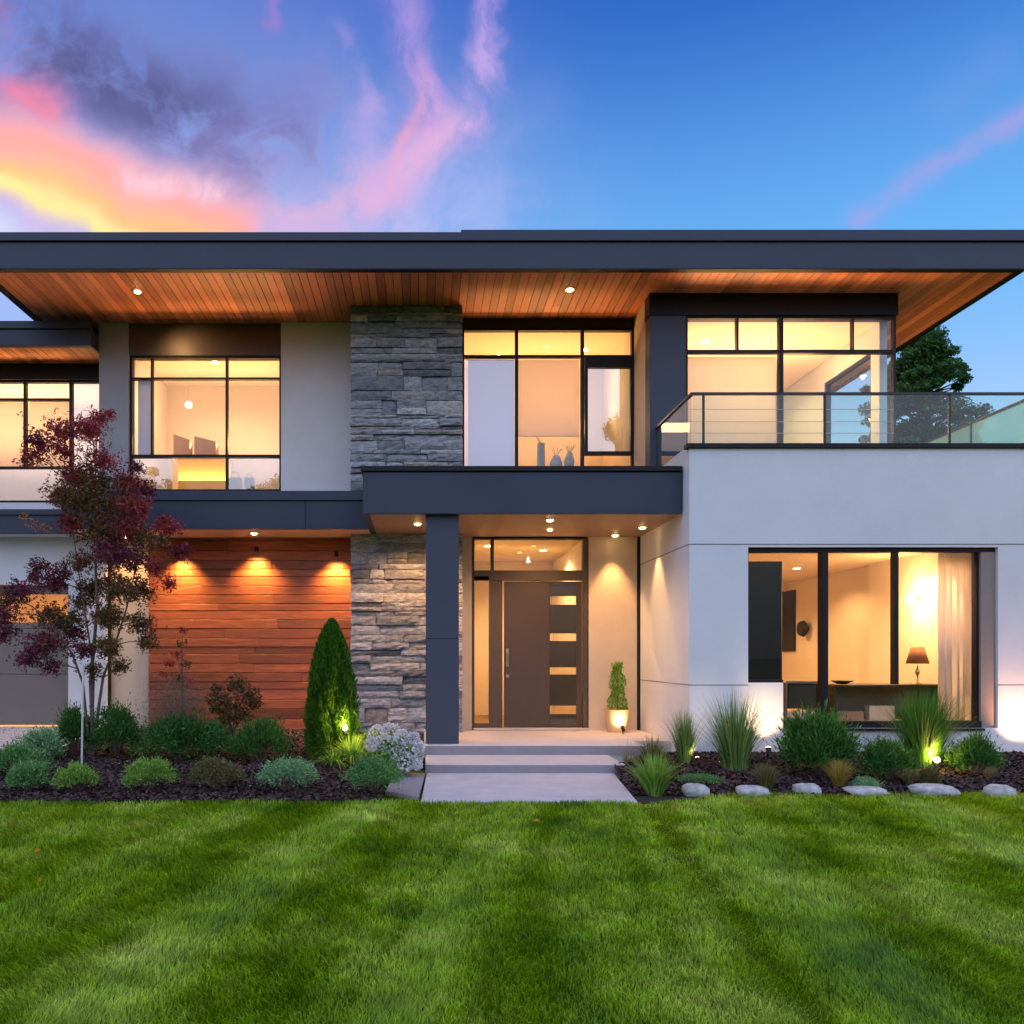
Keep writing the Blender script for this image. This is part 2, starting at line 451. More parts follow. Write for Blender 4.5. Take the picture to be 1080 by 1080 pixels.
G = dict(
    boxwood=leafmat('boxwood_leaf', [(0.027, 0.101, 0.019), (0.061, 0.203, 0.030), (0.115, 0.297, 0.054)]),
    silver=leafmat('silver_green_leaf', [(0.108, 0.270, 0.108), (0.230, 0.459, 0.203), (0.378, 0.608, 0.351)]),
    bluegreen=leafmat('blue_green_leaf', [(0.054, 0.189, 0.041), (0.135, 0.351, 0.095), (0.257, 0.513, 0.176)]),
    lime=leafmat('lime_green_leaf', [(0.108, 0.243, 0.027), (0.243, 0.459, 0.068), (0.405, 0.621, 0.135)]),
    olive=leafmat('olive_leaf', [(.08, .09, .025), (.17, .17, .05), (.28, .26, .10)]),
    tan=leafmat('tan_blade', [(.20, .16, .06), (.34, .28, .11), (.45, .38, .18)]),
    gold=leafmat('golden_blade', [(.28, .20, .03), (.45, .33, .06), (.55, .42, .12)]),
    blade=leafmat('ornamental_blade', [(0.054, 0.149, 0.027), (0.121, 0.270, 0.054), (0.216, 0.378, 0.095), (0.432, 0.459, 0.203)]),
    conifer=leafmat('arborvitae_spray', [(.02, .09, .005), (.055, .18, .008), (.12, .28, .02)]),
    purple=leafmat('purple_leaf', [(.06, .010, .025), (.15, .022, .055), (.27, .05, .12)]),
    red=leafmat('crimson_leaf', [(.18, .012, .025), (.42, .045, .07), (.58, .11, .11)]),
    brown=leafmat('olive_bronze_leaf', [(.05, .045, .010), (.13, .10, .02), (.24, .19, .045)]),
    orange=leafmat('orange_leaf', [(.45, .08, .01), (.7, .22, .02), (.7, .4, .05)]),
    feathery=leafmat('feathery_twig', [(.09, .09, .06), (.16, .17, .10), (.20, .15, .13)], .2),
    bronze=leafmat('bronze_leaf', [(.05, .06, .015), (.12, .10, .03), (.20, .07, .05)]),
    tree=leafmat('dark_tree_leaf', [(.02, .07, .02), (.06, .16, .035), (.12, .27, .06)]),
    petal=leafmat('white_petal', [(.6, .62, .7), (.8, .8, .82), (.9, .88, .85)], .3),
)
# ------------------------------------------------------------------ ground
def sstep(a, b, t):
    t = np.clip((t-a)/(b-a), 0, 1); return t*t*(3-2*t)
def edgeY(x):                       # lawn edge against the beds
    return 8.5 + .42*sstep(2.2, 3.4, x) + .13*sstep(3.4, 8, x) + .025*np.sin(x*2.3) * (np.abs(x-1.1) > 1.3)
def zl(Y): return .015 + .055*np.maximum(Y-8.5, 0)
def zr(Y): return .015 + .090*np.maximum(Y-8.95, 0)
def baseL(py): return 1.9525/((py-HY)/F+.055)
def baseR(py): return 2.2905/((py-HY)/F+.090)

def lawn_material(name, blade):
    m, nt, b = newmat(name); N, L = nt.nodes, nt.links
    g = N.new('ShaderNodeNewGeometry'); sp = N.new('ShaderNodeSeparateXYZ'); L.new(g.outputs['Position'], sp.inputs[0])
    def mth(op, a, c2):
        n = N.new('ShaderNodeMath'); n.operation = op
        for i, v in enumerate((a, c2)):
            if isinstance(v, (int, float)): n.inputs[i].default_value = v
            else: L.new(v, n.inputs[i])
        return n.outputs[0]
    n1 = N.new('ShaderNodeTexNoise'); n1.inputs['Scale'].default_value = 1.1; n1.inputs['Detail'].default_value = 6; n1.inputs['Roughness'].default_value = .6
    mp = N.new('ShaderNodeMapping'); mp.inputs['Scale'].default_value = (1, .8, 0); L.new(g.outputs['Position'], mp.inputs[0]); L.new(mp.outputs[0], n1.inputs['Vector'])
    n2 = N.new('ShaderNodeTexNoise'); n2.inputs['Scale'].default_value = 5; n2.inputs['Detail'].default_value = 4; L.new(mp.outputs[0], n2.inputs['Vector'])
    r = N.new('ShaderNodeValToRGB'); e = r.color_ramp.elements
    k = 1.0 if blade else .28
    e[0].position = .32; e[0].color = (.095*k, .22*k, .006*k, 1)
    e[1].position = .70; e[1].color = (.50*k, .60*k, .09*k, 1)
    e2 = e.new(.5); e2.color = (.26*k, .42*k, .008*k, 1)
    L.new(n1.outputs['Fac'], r.inputs[0])
    r2 = N.new('ShaderNodeMapRange'); r2.inputs[1].default_value = .3; r2.inputs[2].default_value = .7; r2.inputs[3].default_value = .72; r2.inputs[4].default_value = 1.3
    L.new(n2.outputs['Fac'], r2.inputs[0])
    val = r2.outputs[0]
    if blade:
        ri = N.new('ShaderNodeMapRange'); ri.inputs[3].default_value = .55; ri.inputs[4].default_value = 1.5; L.new(g.outputs['Random Per Island'], ri.inputs[0])
        val = mth('MULTIPLY', val, ri.outputs[0])
    hs = N.new('ShaderNodeHueSaturation'); L.new(r.outputs[0], hs.inputs['Color']); L.new(val, hs.inputs['Value'])
    L.new(hs.outputs[0], b.inputs['Base Color']); b.inputs['Roughness'].default_value = .5 if blade else 1.0; b.inputs['Specular IOR Level'].default_value = .35 if blade else 0.0
    if blade:
        tr = N.new('ShaderNodeBsdfTranslucent'); L.new(hs.outputs[0], tr.inputs['Color']); mx = N.new('ShaderNodeMixShader'); mx.inputs[0].default_value = .35
        L.new(b.outputs[0], mx.inputs[1]); L.new(tr.outputs[0], mx.inputs[2]); L.new(mx.outputs[0], N['Material Output'].inputs['Surface'])
    return m

mb = MB()
mb.add([(-400, -400, 0), (400, -400, 0), (400, 600, 0), (-400, 600, 0)], [(0, 1, 2, 3)])
tag(build(mb, 'lawn', lawn_material('lawn_soil', False)), kind='structure')

# mown blades: lean alternates with the mower's stripes
NB = 420000
u = rng.random(NB)
y0, y1 = 2.4, 9.15
Yb = 1/np.sqrt(u*(1/y1**2) + (1-u)*(1/y0**2)) if False else y0*(y1/y0)**u      # density ~ 1/Y
xb = (rng.random(NB)*1.75 - .72) * (Yb + .6)
keep = (Yb < edgeY(xb) + rng.normal(0, .012, NB)) & ~((Yb > 8.46) & (xb > -.05) & (xb < 2.25))
Yb, xb = Yb[keep], xb[keep]; n = len(Yb)
stripe_u = xb - .17*Yb
amp = .65+.35*(.5+.5*np.sin(stripe_u*1.9+1.2))*(.6+.4*np.sin(Yb*1.1+xb*.9))
wob = stripe_u + .05*np.sin(Yb*1.3)
sgn = np.sign(np.sin(wob*np.pi/.55 + .4))
soft = np.clip(np.sin(wob*np.pi/.55 + .4)*3, -1, 1)
patch = np.sin(xb*2.1+Yb*1.7)*np.sin(xb*1.3-Yb*2.9+1)      # uneven length
bump = lambda d, w_: np.exp(-(d/w_)**2)
rut = bump(xb-1.21-.121*Yb+.02*np.sin(Yb*2.1), .045+.006*Yb) + .8*bump(xb-1.83-.114*Yb, .05)*(Yb > 6) + .5*bump(xb+1.02-.2*Yb, .05)
rut = np.clip(rut, 0, 1)
lightS = bump(xb+.64+.12-.2*Yb-.05*Yb*.2, .24) + bump(xb-1.55-.17*Yb, .26) + .8*bump(xb-.75-.16*Yb, .2) + .7*bump(xb-3.1-.2*Yb, .3) + .6*bump(xb+2.1-.2*Yb, .3)
soft = np.clip(.6*soft + 1.7*np.clip(lightS, 0, 1) - .55 - .8*rut, -1.2, 1.5)
kp2 = rng.random(n) > .2*rut
Yb, xb, soft, amp, rut, patch, wob = (q_[kp2] for q_ in (Yb, xb, soft, amp, rut, patch, wob)); n = len(Yb)
h = (.036 + .012*rng.random(n) + .008*patch) * (1 - .62*np.clip(rut, 0, 1))
h *= np.clip(.6 + .1*Yb, .8, 1.35)
w = .0013 + .00042*Yb
ang = rng.random(n)*2*np.pi
lx = .17*soft*amp*.8 + rng.normal(0, .36, n)
ly = soft*amp*.85 + rng.normal(0, .36, n)
cw, sw_ = np.cos(ang)*w, np.sin(ang)*w
b0 = np.stack([xb-cw, Yb-sw_, np.zeros(n)], 1); b1 = np.stack([xb+cw, Yb+sw_, np.zeros(n)], 1)
m0 = np.stack([xb-cw*.8+lx*h*.35, Yb-sw_*.8+ly*h*.35, h*.6], 1); m1 = np.stack([xb+cw*.8+lx*h*.35, Yb+sw_*.8+ly*h*.35, h*.6], 1)
tp = np.stack([xb+lx*h, Yb+ly*h, h*.95], 1)
V = np.stack([b0, b1, m1, m0, tp], 1).reshape(-1, 3)
i = np.arange(n)*5
tag(fast('grass', V, np.stack([i, i+1, i+2, i+3], 1), lawn_material('grass_blade', True), tris=np.stack([i+3, i+2, i+4], 1)),
    'mown green lawn grass with diagonal mower stripes in front of the house', 'grass', kind='stuff')

def bed(name, x0f, x1f, y0f, y1, zf, nx, ny):
    """a mulch sheet between two side curves"""
    V = []
    for j in range(ny+1):
        t = j/ny
        for i2 in range(nx+1):
            s = i2/nx
            xm = x0f(8.5)+(x1f(8.5)-x0f(8.5))*s
            Y = y0f(xm)*(1-t) + y1*t
            x = x0f(Y)+(x1f(Y)-x0f(Y))*s
            z = float(zf(Y)) + (random.random()-.5)*.022*(1 if 0 < j < ny else .3) + .012*math.sin(x*3.1)*math.sin(Y*2.7)
            V.append((x, Y + (random.random()-.5)*.01, max(z, .008)))
    q = [(j*(nx+1)+i2, j*(nx+1)+i2+1, (j+1)*(nx+1)+i2+1, (j+1)*(nx+1)+i2) for j in range(ny) for i2 in range(nx)]
    return tag(fast(name, V, q, M['mulch'], smooth=True), kind='structure')
eL = lambda x: 8.5
lb = bed('mulch_bed', lambda Y: -9.5, lambda Y: (-.42 if Y < 10.9 else .04), lambda x: float(edgeY(x)), 13.72, zl, 150, 70)
rb = bed('mulch_bed', lambda Y: 2.18 + (max(min(Y, 10.3)-8.5, 0))*.10 + max(Y-10.3, 0)*.75, lambda Y: 12.5, lambda x: float(edgeY(x)), 11.12, zr, 140, 40)

# bark chips
def chips(n, xs, ys, zf, ok):
    x = rng.uniform(*xs, n); Y = rng.uniform(*ys, n); k = ok(x, Y); x, Y = x[k], Y[k]; n = len(x)
    L_ = rng.uniform(.012, .035, n); W_ = L_*rng.uniform(.2, .5, n); a = rng.random(n)*np.pi*2
    tx = rng.normal(0, .35, n); ty = rng.normal(0, .5, n)
    dxv = np.stack([np.cos(a)*L_, np.sin(a)*L_, tx*L_], 1); dyv = np.stack([-np.sin(a)*W_, np.cos(a)*W_, ty*W_], 1)
    cpt = np.stack([x, Y, zf(Y)+.014+rng.random(n)*.012], 1)
    V = np.stack([cpt-dxv-dyv, cpt+dxv-dyv, cpt+dxv+dyv, cpt-dxv+dyv], 1).reshape(-1, 3)
    i = np.arange(n)*4
    return V, np.stack([i, i+1, i+2, i+3], 1)
V1, q1 = chips(42000, (-7.5, .0), (8.5, 13.6), zl, lambda x, Y: (Y > edgeY(x)-.03) & (x < -.42))
V2, q2 = chips(30000, (2.2, 8.6), (8.9, 11.1), zr, lambda x, Y: (Y > edgeY(x)-.03) & (x > 2.2+.1*np.minimum(Y-8.5, 1.8)+.75*np.maximum(Y-10.3, 0)))
tag(fast('bark_chips', np.concatenate([V1, V2]), np.concatenate([q1, q2+len(V1)]), M['chip']),
    'loose dark brown bark chips covering the garden beds', 'bark mulch', kind='stuff')

# path and apron
mb = MB(); mb.add([(-.01, 8.47, .03), (2.18, 8.47, .03), (2.36, 10.32, .068), (.06, 10.32, .068), (-.01, 8.47, -.05), (2.18, 8.47, -.05), (2.36, 10.32, -.05), (.06, 10.32, -.05)],
                  [(0, 1, 2, 3), (4, 5, 1, 0), (5, 6, 2, 1), (7, 4, 0, 3)])
tag(build(mb, 'path', M['concrete'], bevel=.006), kind='structure')
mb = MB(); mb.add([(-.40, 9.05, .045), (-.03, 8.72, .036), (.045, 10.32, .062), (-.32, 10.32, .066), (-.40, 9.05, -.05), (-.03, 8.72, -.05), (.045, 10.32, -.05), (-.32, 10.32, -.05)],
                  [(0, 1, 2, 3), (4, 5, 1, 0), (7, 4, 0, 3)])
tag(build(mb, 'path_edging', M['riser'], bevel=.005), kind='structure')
mb = MB(); mb.add([(-12, 11.25, .20), (-5.05, 11.6, .22), (-5.12, 13.9, .345), (-12, 13.9, .345), (-12, 11.25, 0), (-5.05, 11.6, 0), (-5.12, 13.9, 0), (-12, 13.9, 0)],
                  [(0, 1, 2, 3), (4, 5, 1, 0), (5, 6, 2, 1)])
tag(build(mb, 'driveway', M['drive']), kind='structure')

# ------------------------------------------------------------------ the house
house = thing('modern_house', 'two storey modern house with deep cedar soffit, stone pier and white stucco wing', 'house', (0, 13.6, 0))
H = house

# stucco wing, ground floor
wx0, wx1, wy = 3.54, 8.25, 11.1
ox0, ox1, oz0, oz1, nx1, nz = 4.32, 7.63, .546, 2.944, 4.784, 1.148
bx('wall', M['stucco'], H, (wx0, ox0, wy, wy+.25, 0, 4.25), (ox1, wx1, wy, wy+.25, 0, 4.25), (ox0, ox1, wy, wy+.25, oz1, 4.25),
   (nx1, ox1, wy, wy+.25, 0, oz0), (ox0, nx1, wy, wy+.25, 0, nz), (wx0, wx0+.24, wy+.25, 13.6, 0, 4.25), (wx1-.24, wx1, wy+.25, 19, 0, 4.25), label='white stucco wall of the wing')
jm = M['joint']
for jb in [(wx0-.003, ox0, wy-.003, wy+.02, 2.976, 2.988), (ox0+.001, ox1-.001, wy-.003, wy+.02, 2.976, 2.988), (ox1, wx1, wy-.003, wy+.02, 2.976, 2.988), (wx0-.003, wx0+.02, wy+.021, 13.598, 2.976, 2.988),
   (wx0-.003, ox0, wy-.003, wy+.02, 1.112, 1.122), (ox1, wx1, wy-.003, wy+.02, 1.112, 1.122), (wx0-.003, wx0+.02, wy+.021, 13.598, 1.112, 1.122)]: bx('joint', jm, H, *jb)
bx('terrace_floor', M['concrete'], H, 3.56, 8.23, 11.12, 19, 4.10, 4.20)
bx('parapet_cap', M['black'], H, (3.50, 8.29, 11.06, 11.20, 4.252, 4.312), (8.13, 8.29, 11.20, 15.5, 4.252, 4.312), bevel=.004)
bx('parapet', M['stucco'], H, (3.545, 3.75, 11.36, 12.84, 4.252, 4.30))

# upper right room
ux0, ux1, uy = 3.49, 7.27, 12.85
bx('pilaster', M['column'], H, ux0, 4.04, uy-.02, uy+.25, 4.1, 6.715, bevel=.004)
bx('header_beam', M['black'], H, ux0-.01, ux1+.01, uy-.04, uy+.25, 6.718, 7.05)
bx('wall', M['stucco_tan'], H, (ux0, ux0+.15, uy+.25, 14.0, 4.1, 7.05))
bx('wall', M['stucco'], H, (ux1-.12, ux1, uy+.25, 13.35, 4.2, 6.715), (ux1-.12, ux1, 14.9, 19, 4.2, 7.05), (ux1-.12, ux1, 13.35, 14.9, 6.35, 7.05), (ux1-.12, ux1, uy+.25, 13.35, 6.715, 7.05))

# upper left bay
ly = 14.0
bx('pilaster', M['stucco_grey'], H, -5.37, -4.88, ly-.06, ly+.25, 4.0, 7.05, label='grey stucco pilaster left of the upper window')
bx('wall', M['stucco'], H, -2.345, -1.13, ly-.06, ly+.25, 4.0, 7.05)
bx('header_panel', M['panel'], H, -4.88, -2.345, ly-.02, ly+.25, 6.515, 7.05, label='dark brown panel above the upper left window')
bx('wall', M['stucco'], H, (-4.88, -2.345, ly, ly+.25, 3.9, 4.25))
# left wing
bx('header_panel', M['black'], H, -9.5, -5.37, 14.45, 14.7, 6.27, 6.54)
bx('wall', M['stucco'], H, (-9.5, -5.37, 14.5, 14.7, 3.7, 4.155))

def window(name, x0, x1, y, z0, z1, vs, hs, panes=None, fw=.038, fd=.09, glass='glass', label=None, outer=True):
    """vs: list of (x, za, zb, w) verticals; hs: list of (z, xa, xb, w) horizontals; panes: rects"""
    fr = MB()
    if outer:
        fr.box(x0, x1, y, y+fd, z1-fw, z1); fr.box(x0, x1, y, y+fd, z0, z0+fw)
        fr.box(x0, x0+fw, y+.002, y+fd-.002, z0+fw, z1-fw); fr.box(x1-fw, x1, y+.002, y+fd-.002, z0+fw, z1-fw)
    for x, za, zb, w in vs:
        w *= .72; fr.box(x-w/2, x+w/2, y-.004, y+fd-.004, za, zb)
    for z, xa, xb, w in hs:
        w *= (.72 if w > .02 else 1); fr.box(xa, xb, y-.001, y+fd-.006, z-w/2, z+w/2)
    f = thing(name, None, None, (0, 0, 0)) if False else None
    w_ = build(fr, 'window', M['frame'], H)
    if label: w_['label'] = label
    for r in (panes or [(x0+.02, x1-.02, z0+.02, z1-.02, glass)]):
        g = MB(); g.box(r[0], r[1], y+fd/2-.005, y+fd/2+.005, r[2], r[3]); build(g, 'pane', M[r[4] if len(r) > 4 else glass], w_)
    return w_

def blind(parent, x0, x1, y, z0, z1, m, label):
    b = MB(); b.box(x0, x1, y, y+.006, z0, z1); b.box(x0, x1, y-.008, y+.014, z0-.025, z0)
    o = build(b, 'blind', m, parent); o['label'] = label; return o

def Wx(px, Y): return X(px, Y)
# window L1 (upper left)
Y = ly
x0, x1 = -4.88, -2.345
w1 = window('w', x0, x1, Y, 4.25, 6.515,
       [(X(160, Y), 4.86, 6.48, .045), (X(239, Y), 4.27, 6.48, .05)],
       [(Z(399, Y), x0+.03, x1-.03, .045), (Z(481, Y), x0+.03, x1-.03, .07)],
       panes=[(x0+.03, x1-.03, 4.89, 6.48, 'glass'), (x0+.03, X(181, Y), 4.28, 4.83, 'glass_sky'), (X(181, Y)+.003, X(239, Y), 4.28, 4.83, 'glass'), (X(239, Y)+.003, x1-.03, 4.28, 4.83, 'glass_sky')],
       label='upper left window with dark mullions and low lit panes')
blind(w1, X(143, Y), X(158, Y), Y+.12, 4.9, Z(399, Y), M['blind_sky_tint'], 'pale grey blind in the narrow left pane')
# window M (above the porch)
Y = 13.8
x0, x1 = .66, 3.49
bx('header_panel', M['black'], H, .60, 3.49, Y-.03, Y+.2, Z(346, Y), 7.05)
bx('wall', M['panel'], H, (.60, 3.49, Y, Y+.2, 3.9, 4.30))
w2 = window('w', x0, x1, Y, 4.30, Z(346, Y), [(X(545, Y), 4.3, 6.9, .07), (X(614.5, Y), 4.3, 6.9, .07)],
       [(Z(375.5, Y), x0, x1, .05)], panes=[(x0+.02, X(545, Y), 4.3, Z(375.5, Y), 'glass_lav'), (x0+.02, X(545, Y), Z(375.5, Y)+.002, 6.9, 'glass'), (X(545, Y)+.002, X(614.5, Y), 4.3, 6.9, 'glass'), (X(614.5, Y)+.002, x1-.02, Z(377, Y), 6.9, 'glass')], label='tall window above the porch with dark mullions')
cz0, cz1, cxa, cxb = Z(478, Y), Z(388, Y), X(620, Y), X(665, Y)
fr = MB()
fr.box(X(617, Y), x1-.02, Y-.012, Y+.07, cz1, Z(377, Y)); fr.box(X(617, Y), x1-.02, Y-.012, Y+.07, cz0-.03, cz0+.03)
fr.box(X(617, Y), cxa, Y-.012, Y+.07, cz0+.03, cz1); fr.box(cxb, x1-.02, Y-.012, Y+.07, cz0+.03, cz1)
cas = build(fr, 'casement', M['frame'], w2)
bx('pane', M['glass_sky'], w2, cxa, cxb, Y+.02, Y+.03, cz0+.03, cz1)
blind(w2, X(494, Y), X(543, Y), Y+.12, 4.68, Z(377, Y), M['blind_sky_tint'], 'roller blind in the left pane, tinted with reflected sky lavender')
blind(w2, X(547, Y), X(612, Y), Y+.12, Z(457, Y), Z(377, Y), M['blind_peach'], 'peach roller blind in the middle pane')
# window R (upper right, behind the terrace)
Y = uy
x0, x1 = 4.04, 7.27
w3 = window('w', x0, x1, Y, 4.2, 6.716, [(X(824, Y), 4.2, 6.7, .09), (X(778, Y), Z(370, Y), 6.7, .045), (X(900, Y), Z(370, Y), 6.7, .03)],
       [(Z(370.5, Y), x0, x1, .07)], label='upper right window wall behind the terrace')
blind(w3, X(725, Y), X(822, Y), Y+.13, 4.25, Z(373, Y), M['blind_peach'], 'peach blind filling the left half')
for zz in (432, 445, 457): bx('cable', M['cable'], w3, x0+.04, x1-.04, uy-.012, uy-.006, Z(zz, uy)-.004, Z(zz, uy)+.004)
# side window of that room
g = MB(); g.box(ux1-.10, ux1-.02, 13.35, 13.40, 4.2, 6.35); g.box(ux1-.10, ux1-.02, 14.85, 14.9, 4.2, 6.35); g.box(ux1-.10, ux1-.02, 13.40, 14.85, 6.30, 6.35)
sw = build(g, 'window', M['frame'], H); bx('pane', M['glass'], sw, ux1-.065, ux1-.055, 13.40, 14.85, 4.2, 6.30)
# window LW (left wing upper)
Y = 14.5
x0, x1 = -9.4, -5.37
w4 = window('w', x0, x1, Y, 4.155, 6.27, [(X(26, Y), 4.78, 6.25, .06), (X(74.5, Y), 4.16, 6.25, .07), (X(-40, Y), 4.78, 6.25, .06)],
       [(Z(421, Y), x0, X(74, Y), .05), (Z(493, Y), x0, X(74, Y), .05)],
       panes=[(x0+.02, X(74, Y), 4.78, 6.24, 'glass'), (x0+.02, X(74, Y), 4.17, 4.74, 'glass_sky'), (X(75, Y), x1-.02, 4.17, 6.24, 'glass_sky')], label='left wing upper window with cream blinds')
blind(w4, x0+.05, X(25, Y), Y+.14, 4.8, Z(421, Y), M['blind_peach'], 'cream blind')
blind(w4, X(27, Y), X(72, Y), Y+.14, 4.8, Z(421, Y), M['blind_peach'], 'cream blind')
# window G (ground right, L shaped)
Y = wy+.06
fr = MB(); fd = .12; fw = .06
fr.box(ox0, ox1, Y, Y+fd, oz1-fw, oz1)
fr.box(ox0, ox0+.03, Y+.002, Y+fd, nz, oz1-fw); fr.box(ox0+.03, nx1, Y, Y+fd, nz, nz+.035)
fr.box(nx1, nx1+.03, Y+.002, Y+fd, oz0+.09, nz+.035); fr.box(nx1, X(1037, wy), Y-.03, Y+fd, oz0, oz0+.09)
fr.box(X(1034.5, wy), X(1037, wy), Y+.03, Y+fd, oz0+.09, oz1-fw)
fr.box(X(869, wy), X(875.5, wy), Y-.01, Y+fd, oz0+.09, oz1-fw)
fr.box(X(946, wy), X(950.5, wy), Y-.002, Y+fd-.02, Z(722, wy), oz1-fw)
w5 = build(fr, 'window', M['frame'], H); w5['label'] = 'large L shaped ground floor window of the wing'
bx('pane', M['glass'], w5, (ox0+.03, X(868, wy), Y+.05, Y+.06, nz+.035, oz1-fw), (nx1+.03, X(868, wy), Y+.05, Y+.06, oz0+.09, nz+.033))
bx('pane', M['glass'], w5, X(876, wy), X(1033, wy), Y+.05, Y+.06, oz0+.09, oz1-fw)
bx('jamb_panel', M['curtain_grey'], w5, X(1037, wy)+.002, ox1, wy+.05, wy+.12, oz0, oz1-fw)
bx('sill', M['black'], w5, nx1, X(1037, wy), wy-.04, wy+.03, oz0-.03, oz0-.001)

# stone pier
def ledgestone(x0, x1, yf, yb, z0, z1):
    mb = MB(); mb.box(x0+.02, x1-.02, yf+.03, yb, z0, z1)
    rs = random.Random(11); z = z0
    while z < z1-.02:
        h = rs.choice([.05, .07, .09, .12, .15, .18, .23]); h = min(h, z1-z)
        if z1-z-h < .05: h = z1-z
        x = x0 + (0 if rs.random() < .5 else rs.uniform(-.02, .01))
        while x < x1-.02:
            L_ = rs.uniform(.22, .85)
            if x1-x-L_ < .14: L_ = x1-x
            subs = [(z, h)] if h < .18 or rs.random() < .5 else [(z, h*.45), (z+h*.45, h*.55)]
            for zz, hh in subs:
                pr = rs.uniform(0, .075); g = .004
                nx, nzv = max(2, int(L_/.09)), 2 if hh < .12 else 3
                vs, fs = [], []
                for j in range(nzv+1):
                    for i2 in range(nx+1):
                        ed = (i2 in (0, nx)) or (j in (0, nzv))
                        px_ = x+g+(L_-2*g)*i2/nx + (0 if not ed else rs.uniform(-.006, .006)); pz_ = zz+g+(hh-2*g)*j/nzv + rs.uniform(-.005, .005)
                        vs.append((px_, yf - pr + (rs.uniform(.008, .026) if ed else rs.uniform(-.012, .012)), pz_))
                for j in range(nzv):
                    for i2 in range(nx): a = j*(nx+1)+i2; fs.append((a, a+1, a+nx+2, a+nx+1))
                ring = [i2 for i2 in range(nx+1)] + [j*(nx+1)+nx for j in range(1, nzv+1)] + [nzv*(nx+1)+i2 for i2 in range(nx-1, -1, -1)] + [j*(nx+1) for j in range(nzv-1, 0, -1)]
                o = len(vs)
                for k in ring: vs.append((vs[k][0], yf+.06, vs[k][2]))
                for k in range(len(ring)):
                    k2 = (k+1) % len(ring); fs.append((ring[k2], ring[k], o+k, o+k2))
                mb.add(vs, fs)
            x += L_
        z += h
    return mb
build(ledgestone(-1.13, .645, 13.26, 14.3, 0, 7.05), 'stone_pier', M['stone'], H)

# portal canopy, column, door bay
bx('canopy', M['fascia'], H, (-.80, 3.52, 11.35, 11.43, 3.43, 3.99), (-.80, -.72, 11.43, 13.24, 3.43, 3.99), (-.80, 3.53, 11.43, 13.24, 3.86, 4.0), bevel=.004, label='flat dark porch canopy')
bx('canopy_cap', M['black'], H, -.83, 3.52, 11.32, 13.25, 4.002, 4.07, bevel=.004)
bx('porch_ceiling', M['tanceil'], H, (-.718, .645, 11.432, 13.25, 3.435, 3.47), (.647, 3.538, 11.432, 13.62, 3.435, 3.47))
bx('column', M['column'], H, (.055, .505, 11.46, 11.90, .28, 1.735), (.055, .505, 11.46, 11.90, 1.743, 3.434), (.07, .49, 11.475, 11.885, 1.73, 1.75), bevel=.003, label='dark square porch column')
dy_ = 13.6
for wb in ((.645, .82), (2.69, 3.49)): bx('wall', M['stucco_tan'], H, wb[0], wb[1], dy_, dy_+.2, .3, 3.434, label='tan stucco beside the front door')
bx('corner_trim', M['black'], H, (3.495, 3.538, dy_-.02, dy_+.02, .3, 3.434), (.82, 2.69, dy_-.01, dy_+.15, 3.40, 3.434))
k = dy_/F
def DX(px): return X(px, dy_)
def DZ(py): return Z(py, dy_)
df = MB(); yb = dy_+.14
df.box(DX(497.5), DX(500.5), dy_, yb, .3, 3.40); df.box(DX(516), DX(530), dy_+.02, yb, .3, DZ(612)); df.box(DX(615), DX(621), dy_, yb, .3, 3.40)
df.box(DX(500.5), DX(615), dy_+.005, yb, DZ(612), DZ(601.5)); df.box(DX(517.5), DX(521), dy_+.003, yb, DZ(601.5), 3.40)
df.box(DX(500.5), DX(516), dy_+.005, yb, .3, DZ(763)); df.box(DX(500.5), DX(516), dy_+.005, yb, DZ(607.5), DZ(612)-.001)
door_frame = build(df, 'door_frame', M['doorframe'], H, bevel=.003)
bx('pane', M['glass'], door_frame, DX(500.5), DX(516), dy_+.07, dy_+.08, DZ(763), DZ(607.5))
bx('pane', M['glass'], door_frame, (DX(500.5), DX(517.5), dy_+.07, dy_+.08, DZ(601.5), 3.40), (DX(521), DX(615), dy_+.07, dy_+.08, DZ(601.5), 3.40))
bx('threshold', M['concrete'], door_frame, DX(499), DX(620), dy_-.12, dy_+.05, .302, .335, bevel=.004)
dm = MB(); a, b_ = DX(532), DX(614); lx0, lx1 = DX(581.5), DX(608.5)
lites = [(637.5, 628.5), (676, 668), (711.5, 704), (753.5, 744.5)]
dm.box(a, lx0-.025, dy_+.05, dy_+.10, .33, DZ(613)); dm.box(lx1, b_, dy_+.052, dy_+.098, .33, DZ(613))
sg = MB(); prev = .40
for lo, hi in reversed(lites):
    sg.box(lx0-.014, lx1-.001, dy_+.062, dy_+.098, prev, DZ(lo)); prev = DZ(hi)
sg.box(lx0-.014, lx1-.001, dy_+.062, dy_+.098, prev, DZ(617))
dm.box(lx0-.0245, lx1-.001, dy_+.05, dy_+.10, .33, .399); dm.box(lx0-.0245, lx1-.001, dy_+.05, dy_+.10, DZ(617)+.001, DZ(613)); dm.box(lx0-.0245, lx0-.015, dy_+.05, dy_+.10, .40, DZ(617))
door = build(dm, 'door', M['door'], H, bevel=.002); build(sg, 'glazed_strip', M['darkglass'], door)['label'] = 'tall dark glazed strip with four pale lites'; door['label'] = 'wide dark brown front door with four narrow lites'
for lo, hi in lites: bx('pane', M['glass'], door, lx0-.018, lx1, dy_+.075, dy_+.083, DZ(lo)-.002, DZ(hi)+.002)
hm = MB(); hx = DX(535.5)
hm.box(hx-.022, hx+.022, dy_+.035, dy_+.052, DZ(703), DZ(684)); hm.tube([(hx, dy_+.04, DZ(688)), (hx+.005, dy_-.02, DZ(689)), (hx+.005, dy_-.02, DZ(700)), (hx, dy_+.04, DZ(702))], .011, 10)
